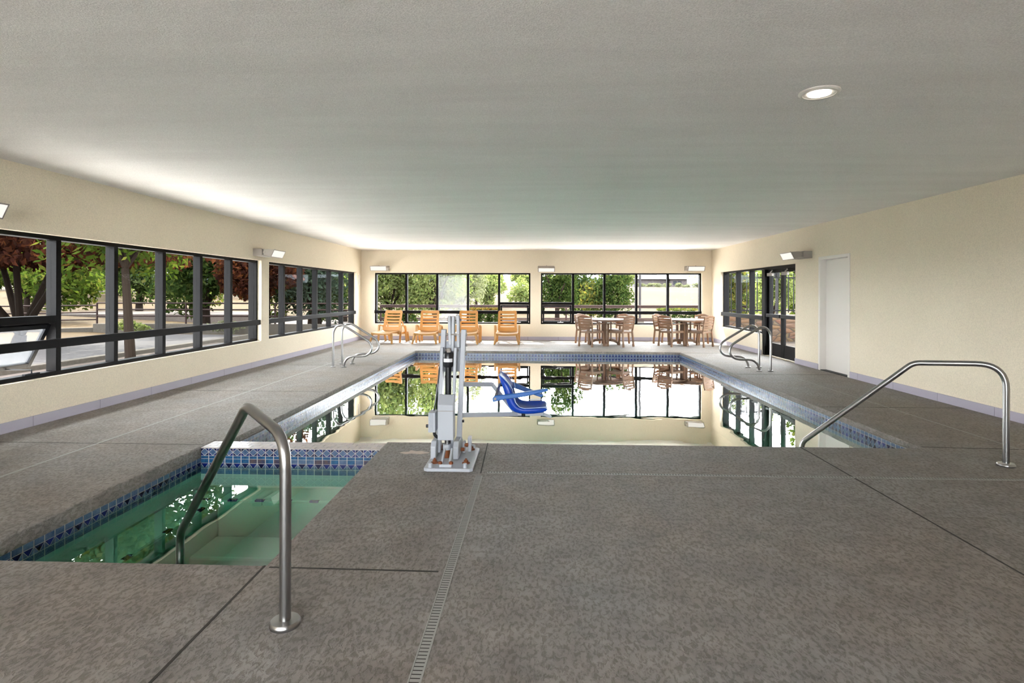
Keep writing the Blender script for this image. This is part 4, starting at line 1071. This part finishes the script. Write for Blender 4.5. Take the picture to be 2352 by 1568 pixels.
# light pole behind the back wall
root = empty('light_pole', (5.18, 27.5, GZ))
MB().lathe([(0.055, 0.3), (0.05, 5.0)], (0, 0, 0), 16).build('pole', M['bark_grey'], root, smooth=True)
MB().box(-0.17, 0.17, -0.17, 0.17, -0.1, 0.36).build('concrete_footing', M['kerb'], root, bevel=0.01)
tag(root, 'grey light pole on a concrete footing behind the right back window', 'light pole')

# far house
root = empty('house', (31, 150, H(31, 150)))
def hip(mb, x0, x1, y0, y1, z, h, over=1.0):
    x0 -= over; x1 += over; y0 -= over; y1 += over; d = min(x1 - x0, y1 - y0) / 2 * 0.98; ym = (y0 + y1) / 2
    mb.add([(x0, y0, z), (x1, y0, z), (x1, y1, z), (x0, y1, z), (x0 + d, ym, z + h), (x1 - d, ym, z + h)], [(0, 1, 5, 4), (1, 2, 5), (2, 3, 4, 5), (3, 0, 4), (0, 3, 2, 1)])
MB().box(-4.2, 4.8, 0, 10, -3, 2.0).build('wall_block', M['siding'], root)
mb = MB(); hip(mb, -4.2, 4.8, 0, 10, 2.0, 1.9); mb.build('roof', M['roof'], root)
MB().box(4.8, 11.4, -2, 6, -3, 2.0).build('wall_block', M['siding'], root)
mb = MB(); hip(mb, 4.8, 11.4, -2, 6, 2.0, 1.2); mb.build('roof', M['roof'], root)
for x in (5.4, 6.6, 9.9): MB().box(x, x + 0.9, -2.05, -1.98, 0.4, 1.5).build('window_pane', M['gasket'], root)
tag(root, 'far brown house with pale hip roofs across the dry field', 'house')
o = MB().box(0, 6, 0, 2.4, 0.0, 2.3).build('trailer', M['far_white'], bevel=0.25); o.location = (37.8, 138, H(39, 138) - 0.2)
tag(o, 'white trailer parked to the right of the far house', 'trailer')
# far hill
mb = MB(); pts = []; n = 40
for k in range(n + 1):
    x = -420 + 760 * k / n; pts.append((x, 17 + 7 * math.sin(k * 0.5) + 3 * math.sin(k * 1.3)))
mb.prism([(-420, -10)] + pts + [(340, -10)][::1], lambda a, b, d: (a, d, b), 700, 760)
tag(mb.build('hills', M['hill']), 'faint blue hills on the horizon', 'hills', kind='structure')

# ------------------------------------------------------------------ plants
RNG = np.random.default_rng(3)
def leaf_cloud(name, blobs, n, size, m, parent, droop=0.0):
    """blobs: (cx, cy, cz, rx, ry, rz); leaves spread through the blobs, denser at their skins"""
    vol = np.array([b[3] * b[4] + b[4] * b[5] + b[3] * b[5] for b in blobs]); pr = vol / vol.sum()
    ix = RNG.choice(len(blobs), n, p=pr); B = np.array(blobs)[ix]
    d = RNG.normal(size=(n, 3)); d /= np.linalg.norm(d, axis=1)[:, None]
    rad = RNG.uniform(0.35, 1.0, n) ** 0.5
    C = B[:, :3] + d * B[:, 3:] * rad[:, None]
    a = RNG.normal(size=(n, 3)); a[:, 2] -= droop; a /= np.linalg.norm(a, axis=1)[:, None]
    b = np.cross(a, RNG.normal(size=(n, 3))); b /= np.linalg.norm(b, axis=1)[:, None]
    s = size * RNG.uniform(0.6, 1.3, n)[:, None]
    V = np.stack([C - a * s, C + b * s * 0.45, C + a * s, C - b * s * 0.45], 1).reshape(-1, 3)
    me = bpy.data.meshes.new(name); me.vertices.add(4 * n); me.vertices.foreach_set('co', V.ravel())
    me.loops.add(4 * n); me.loops.foreach_set('vertex_index', np.arange(4 * n)); me.polygons.add(n)
    me.polygons.foreach_set('loop_start', np.arange(0, 4 * n, 4)); me.update(calc_edges=True)
    me.materials.append(m); o = bpy.data.objects.new(name, me); COL.objects.link(o); o.parent = parent
    return o
def blobs_in(c, r, k, br):
    out = []
    for _ in range(k):
        d = RNG.normal(size=3); d /= np.linalg.norm(d); q = RNG.uniform(0.25, 0.85)
        out.append((c[0] + d[0] * r[0] * q, c[1] + d[1] * r[1] * q, c[2] + d[2] * r[2] * q, br * r[0], br * r[1], br * r[2]))
    return out
def tree(x, y, label, crown_c, crown_r, n, size, leaf, trunk=0.14, lean=(0, 0), kids=4, cat='tree', name='tree', bark='bark', group=None, nb=14, br=0.42, extra=None, fork_z=None):
    z = H(x, y) if not (-40 < x < -5 and y < 20.6) else GZ
    root = empty(name, (x, y, z)); cz = crown_c[2]
    mb = MB(); fork = Vector((lean[0] * 0.5, lean[1] * 0.5, max(0.35, cz - crown_r[2] * 0.75) if fork_z is None else fork_z))
    mb.tube([Vector((0, 0, -0.15)), fork * 0.5, fork], [trunk * 1.25, trunk, trunk * 0.85], 10)
    for k in range(kids):
        a = 2 * math.pi * (k + 0.3) / kids; e = Vector((crown_c[0] + math.cos(a) * crown_r[0] * 0.6, crown_c[1] + math.sin(a) * crown_r[1] * 0.6, cz + crown_r[2] * 0.2 * (k % 3)))
        mid_ = fork.lerp(e, 0.5) + Vector((0, 0, 0.12 * crown_r[2])); mb.tube([fork, mid_, e], [trunk * 0.6, trunk * 0.4, trunk * 0.15], 8)
    mb.build('trunk', M[bark], root, smooth=True)
    bl = blobs_in(crown_c, crown_r, nb, br)
    if extra: bl += extra
    leaf_cloud('foliage', bl, n, size, M[leaf], root)
    return tag(root, label, cat, group)
def bush(x, y, label, r, n, size, leaf, cat='shrub', name='shrub', group=None, z=None):
    root = empty(name, (x, y, H(x, y) if z is None else z))
    MB().tube([(0, 0, -0.1), (0.02, 0, r[2] * 0.8)], [0.04, 0.015], 8).build('stem', M['bark'], root)
    leaf_cloud('foliage', blobs_in((0, 0, r[2] * 0.95), r, 8, 0.5), n, size, M[leaf], root)
    return tag(root, label, cat, group)
LT = 'trees beyond the left windows'
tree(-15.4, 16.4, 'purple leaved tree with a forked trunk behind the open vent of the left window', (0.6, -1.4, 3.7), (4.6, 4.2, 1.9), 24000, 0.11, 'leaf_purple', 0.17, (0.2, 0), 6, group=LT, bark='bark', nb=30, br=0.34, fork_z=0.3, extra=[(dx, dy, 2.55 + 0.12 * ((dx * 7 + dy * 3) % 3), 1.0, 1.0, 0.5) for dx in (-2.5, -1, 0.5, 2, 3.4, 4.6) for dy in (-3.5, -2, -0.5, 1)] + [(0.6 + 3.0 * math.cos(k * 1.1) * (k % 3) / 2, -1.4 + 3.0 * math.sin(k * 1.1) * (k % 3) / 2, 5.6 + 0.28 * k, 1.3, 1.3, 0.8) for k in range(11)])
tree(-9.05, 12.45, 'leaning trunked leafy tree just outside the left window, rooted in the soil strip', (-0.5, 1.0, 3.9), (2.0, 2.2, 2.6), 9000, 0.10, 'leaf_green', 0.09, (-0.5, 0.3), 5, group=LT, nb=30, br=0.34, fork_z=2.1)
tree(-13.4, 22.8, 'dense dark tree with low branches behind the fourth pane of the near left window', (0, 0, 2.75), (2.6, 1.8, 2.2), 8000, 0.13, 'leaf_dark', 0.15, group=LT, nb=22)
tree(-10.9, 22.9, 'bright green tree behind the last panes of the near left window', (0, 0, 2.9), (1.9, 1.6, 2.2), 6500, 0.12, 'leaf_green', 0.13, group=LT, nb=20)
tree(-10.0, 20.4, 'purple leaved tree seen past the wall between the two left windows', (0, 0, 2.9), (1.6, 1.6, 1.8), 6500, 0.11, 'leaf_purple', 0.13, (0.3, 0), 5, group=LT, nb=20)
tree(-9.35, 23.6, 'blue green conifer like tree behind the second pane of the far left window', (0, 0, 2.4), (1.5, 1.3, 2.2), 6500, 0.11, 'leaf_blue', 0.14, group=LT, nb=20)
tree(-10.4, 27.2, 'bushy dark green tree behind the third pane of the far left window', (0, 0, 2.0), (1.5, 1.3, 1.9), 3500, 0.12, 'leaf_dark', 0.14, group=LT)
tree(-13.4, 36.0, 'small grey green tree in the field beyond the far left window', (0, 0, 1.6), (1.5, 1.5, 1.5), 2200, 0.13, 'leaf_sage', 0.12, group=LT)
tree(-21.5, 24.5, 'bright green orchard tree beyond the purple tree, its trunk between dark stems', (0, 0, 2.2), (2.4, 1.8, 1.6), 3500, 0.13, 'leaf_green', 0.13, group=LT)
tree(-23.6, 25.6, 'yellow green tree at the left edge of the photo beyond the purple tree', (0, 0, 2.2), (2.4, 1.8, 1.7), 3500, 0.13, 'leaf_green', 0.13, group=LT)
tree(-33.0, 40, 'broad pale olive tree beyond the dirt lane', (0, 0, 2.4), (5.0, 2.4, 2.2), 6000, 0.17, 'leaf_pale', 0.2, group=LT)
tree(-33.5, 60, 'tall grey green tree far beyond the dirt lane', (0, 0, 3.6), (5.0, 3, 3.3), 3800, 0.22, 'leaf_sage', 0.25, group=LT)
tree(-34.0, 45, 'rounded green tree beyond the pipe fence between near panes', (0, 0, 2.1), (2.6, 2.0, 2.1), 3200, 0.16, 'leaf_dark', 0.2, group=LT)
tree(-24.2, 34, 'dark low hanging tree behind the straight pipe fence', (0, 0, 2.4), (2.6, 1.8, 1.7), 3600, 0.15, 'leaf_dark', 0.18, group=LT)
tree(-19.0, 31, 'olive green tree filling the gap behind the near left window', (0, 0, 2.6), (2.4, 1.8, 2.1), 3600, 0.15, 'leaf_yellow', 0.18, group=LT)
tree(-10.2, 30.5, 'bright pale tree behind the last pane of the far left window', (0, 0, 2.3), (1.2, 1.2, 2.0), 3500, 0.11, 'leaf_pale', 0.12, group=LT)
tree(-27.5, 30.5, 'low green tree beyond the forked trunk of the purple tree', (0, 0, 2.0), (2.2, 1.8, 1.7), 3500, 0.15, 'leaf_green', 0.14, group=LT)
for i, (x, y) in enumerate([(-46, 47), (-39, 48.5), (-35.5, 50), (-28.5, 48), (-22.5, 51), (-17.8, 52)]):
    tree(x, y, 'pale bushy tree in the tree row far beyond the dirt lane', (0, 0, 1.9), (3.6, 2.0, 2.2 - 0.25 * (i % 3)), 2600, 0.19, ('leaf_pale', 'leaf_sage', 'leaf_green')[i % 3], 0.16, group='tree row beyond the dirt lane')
for i, (x, y, lb) in enumerate([(-19.9, 18.0, 'green weeds in front of the angled retaining wall'), (-15.2, 20.9, 'thin weeds against the straight retaining wall'), (-11.6, 20.95, 'grey green shrub at the end of the asphalt before the retaining wall')]):
    bush(x, y, lb, (0.9, 0.2, 0.28), 500, 0.06, ('leaf_pale', 'leaf_pale', 'leaf_sage')[i], group='weeds along the retaining wall', z=GZ)
# behind the back wall
BT = 'trees behind the back windows'
tree(-6.5, 25.5, 'pale green airy tree filling the leftmost back pane', (0.2, 0, 2.5), (1.9, 1.5, 2.4), 11000, 0.095, 'leaf_pale', 0.11, group=BT, nb=30, br=0.4)
tree(-4.3, 24.6, 'several stemmed grey green tree behind the second back pane', (0, 0, 2.5), (1.5, 1.2, 2.1), 7500, 0.085, 'leaf_pale', 0.11, (0.1, 0), 7, group=BT, nb=24, br=0.36, fork_z=0.5)
tree(-3.7, 26.4, 'slanting grey green tree behind the hazy back pane', (0.2, 0, 2.1), (1.35, 1.2, 1.7), 4500, 0.09, 'leaf_sage', 0.09, (0.6, 0), 5, group=BT, nb=18)
tree(-4.8, 48, 'dark bushy tree in the field at the left of the fourth back pane', (0, 0, 1.9), (1.2, 1.2, 1.7), 1800, 0.14, 'leaf_dark', 0.12, group=BT)
tree(-3.55, 45, 'round green tree in the field behind the fourth back pane', (0, 0, 1.5), (1.5, 1.4, 1.5), 2400, 0.14, 'leaf_pale', 0.12, group=BT)
tree(-0.25, 40, 'light green bushy tree behind the right end of the left back window', (0, 0, 1.2), (1.3, 1.2, 1.4), 2200, 0.12, 'leaf_pale', 0.10, group=BT)
tree(1.0, 22.95, 'dense dark green tree behind the vent pane of the right back window', (0, 0, 2.0), (1.05, 0.8, 1.3), 5000, 0.075, 'leaf_dark', 0.10, group=BT, nb=18)
tree(2.72, 26.5, 'green tree with yellowing edge behind the second pane of the right back window', (0.1, 0, 1.5), (0.95, 0.9, 1.25), 3000, 0.085, 'leaf_yellow', 0.08, group=BT)
tree(2.3, 27.3, 'grey green small tree beside the yellowing one', (0, 0, 1.5), (0.9, 0.8, 1.3), 2600, 0.085, 'leaf_dark', 0.08, group=BT)
tree(3.8, 26.0, 'slender dark green tree behind the third pane of the right back window', (0, 0, 1.7), (0.85, 0.8, 1.4), 3800, 0.08, 'leaf_dark', 0.08, (0, 0), 4, group=BT, nb=16)
for i, (x, y, rx) in enumerate([(-7.6, 120, 3), (-2.8, 125, 3), (5, 122, 4), (20.5, 128, 3)]):
    tree(x, y, ('far green tree at the field edge behind the slanting tree', 'far rounded green tree on the skyline left of the white roof', 'far low green tree on the skyline behind the dark vent tree', 'far grey tree on the skyline left of the house')[i], (0, 0, 2.0), (rx, 3, 2.3), 900, 0.4, 'leaf_pale', 0.3, group='far trees on the skyline')
tree(46, 162, 'far green tree to the right of the house roof', (0, 0, 1.8), (3.5, 3, 1.9), 500, 0.4, 'leaf_pale', 0.3, group='far trees on the skyline')
# hedges
def hedge(x0, x1, y, z1, label, leaf='leaf_dark', n=2600, top=None, z0=GZ):
    root = empty('hedge', ((x0 + x1) / 2, y, z0)); w = (x1 - x0) / 2; bl = []
    k = max(3, int(w * 2 / 0.4)); h = (z1 - z0) / 2
    for i in range(k): bl.append((-w + (i + 0.5) * 2 * w / k, 0, h, 0.3, 0.35, h))
    MB().box(-w * 0.9, w * 0.9, -0.1, 0.1, 0, h).build('stems', M['bark'], root)
    leaf_cloud('foliage', bl, n, 0.055, M[leaf], root)
    if top: leaf_cloud('new_growth', [(b[0], 0, 2 * h - 0.03, 0.3, 0.3, 0.05) for b in bl], n // 4, 0.045, M[top], root)
    return tag(root, label, 'hedge', 'clipped hedges behind the back windows')
hedge(-2.3, -1.2, 20.6, 0.87, 'clipped dark hedge behind the fourth pane of the left back window', top='leaf_orange')
hedge(4.5, 6.4, 20.6, 0.88, 'clipped dark hedge behind the last pane of the right back window', top='leaf_yellow')
hedge(-5.2, -4.3, 20.4, 0.74, 'orange tipped hedge behind the second lounger', top='leaf_orange')
bush(-1.35, 19.0, 'low orange tipped shrub just outside the left back window', (0.45, 0.35, 0.26), 900, 0.05, 'leaf_orange', z=GZ)
# sagebrush in front of the far house
for i in range(9):
    x = 24.5 + i * 2.1 + random.uniform(-0.5, 0.5); y = 132 + random.uniform(-4, 4)
    bush(x, y, 'rounded grey green sagebrush in the dry field before the far house', (1.3, 1.0, 0.55), 260, 0.2, 'leaf_sage', name='sagebrush', group='sagebrush before the far house')
# right side
RT = 'trees beyond the patio fence'
tree(7.95, 22.5, 'pale green drooping tree beyond the iron fence, seen in the corner pane', (0, 0, 1.9), (0.9, 0.9, 1.2), 3000, 0.09, 'leaf_yellow', 0.08, group=RT)
tree(9.8, 26.5, 'small airy green tree beyond the iron fence, seen beside the door post', (0, 0, 1.6), (1.0, 1, 1.3), 2600, 0.09, 'leaf_pale', 0.08, group=RT)
tree(8.6, 20.6, 'dense green tree beyond the iron fence, behind the left glass door', (0, 0, 1.9), (0.75, 0.8, 1.5), 3500, 0.08, 'leaf_pale', 0.07, group=RT)
tree(10.0, 21.4, 'leafy green tree beyond the iron fence, behind the right glass door', (0, 0, 2.2), (0.9, 0.9, 1.7), 4000, 0.08, 'leaf_green', 0.08, group=RT)
tree(17.5, 45, 'round grey green tree in the field beyond the iron fence', (0, 0, 1.8), (2.2, 1.5, 1.6), 2200, 0.14, 'leaf_sage', 0.14, group=RT)

# ------------------------------------------------------------------ light
world = bpy.data.worlds.new('sky'); scene.world = world; world.use_nodes = True
bg = world.node_tree.nodes['Background']; bg.inputs['Color'].default_value = (0.955, 0.97, 1.0, 1); bg.inputs['Strength'].default_value = 13.0
sun = bpy.data.lights.new('sun', 'SUN'); sun.energy = 14.0; sun.angle = R(0.6); sun.color = (1.0, 0.93, 0.82)
so = bpy.data.objects.new('sun', sun); COL.objects.link(so)
d = Vector((0.29 * math.cos(R(50)), -0.957 * math.cos(R(50)), -math.sin(R(50))))
so.rotation_euler = d.to_track_quat('-Z', 'Y').to_euler(); so.location = (-6, 30, 30)

# ------------------------------------------------------------------ camera
F, YAW, HY, ROLL = 1300.0, 0.0362, 674.4, 0.0026
cam = bpy.data.cameras.new('camera'); co = bpy.data.objects.new('camera', cam); COL.objects.link(co)
cam.sensor_width = 36.0; cam.sensor_fit = 'HORIZONTAL'; cam.lens = F / 2352 * 36.0
cam.shift_x = 0.0; cam.shift_y = -(784 - HY) / 2352; cam.clip_start = 0.05; cam.clip_end = 2000
r = Vector((math.cos(YAW), math.sin(YAW), 0)); f = Vector((-math.sin(YAW), math.cos(YAW), 0)); u = Vector((0, 0, 1))
ix = r * math.cos(ROLL) + u * math.sin(ROLL); iy = -r * math.sin(ROLL) + u * math.cos(ROLL)
co.matrix_world = Matrix(((ix.x, iy.x, -f.x, 0.0), (ix.y, iy.y, -f.y, 0.0), (ix.z, iy.z, -f.z, 1.40), (0, 0, 0, 1)))
scene.camera = co

vs_ = scene.view_settings
vs_.view_transform = 'Standard'; vs_.look = 'None'; vs_.exposure = 0.98; vs_.gamma = 1.0; vs_.use_curve_mapping = False
scene.display_settings.display_device = 'sRGB'
cy = scene.cycles
cy.use_denoising = True
try: cy.denoiser = 'OPENIMAGEDENOISE'
except Exception: pass
cy.use_adaptive_sampling = True; cy.adaptive_threshold = 0.06; cy.adaptive_min_samples = 16
try:
    world.cycles.sampling_method = 'NONE'
    for k in ('lens', 'can'): M[k].cycles.emission_sampling = 'NONE'
except Exception: pass
cy.max_bounces = 8; cy.diffuse_bounces = 5; cy.glossy_bounces = 3; cy.transmission_bounces = 6; cy.transparent_max_bounces = 16
cy.sample_clamp_indirect = 40.0; cy.caustics_reflective = True; cy.caustics_refractive = False
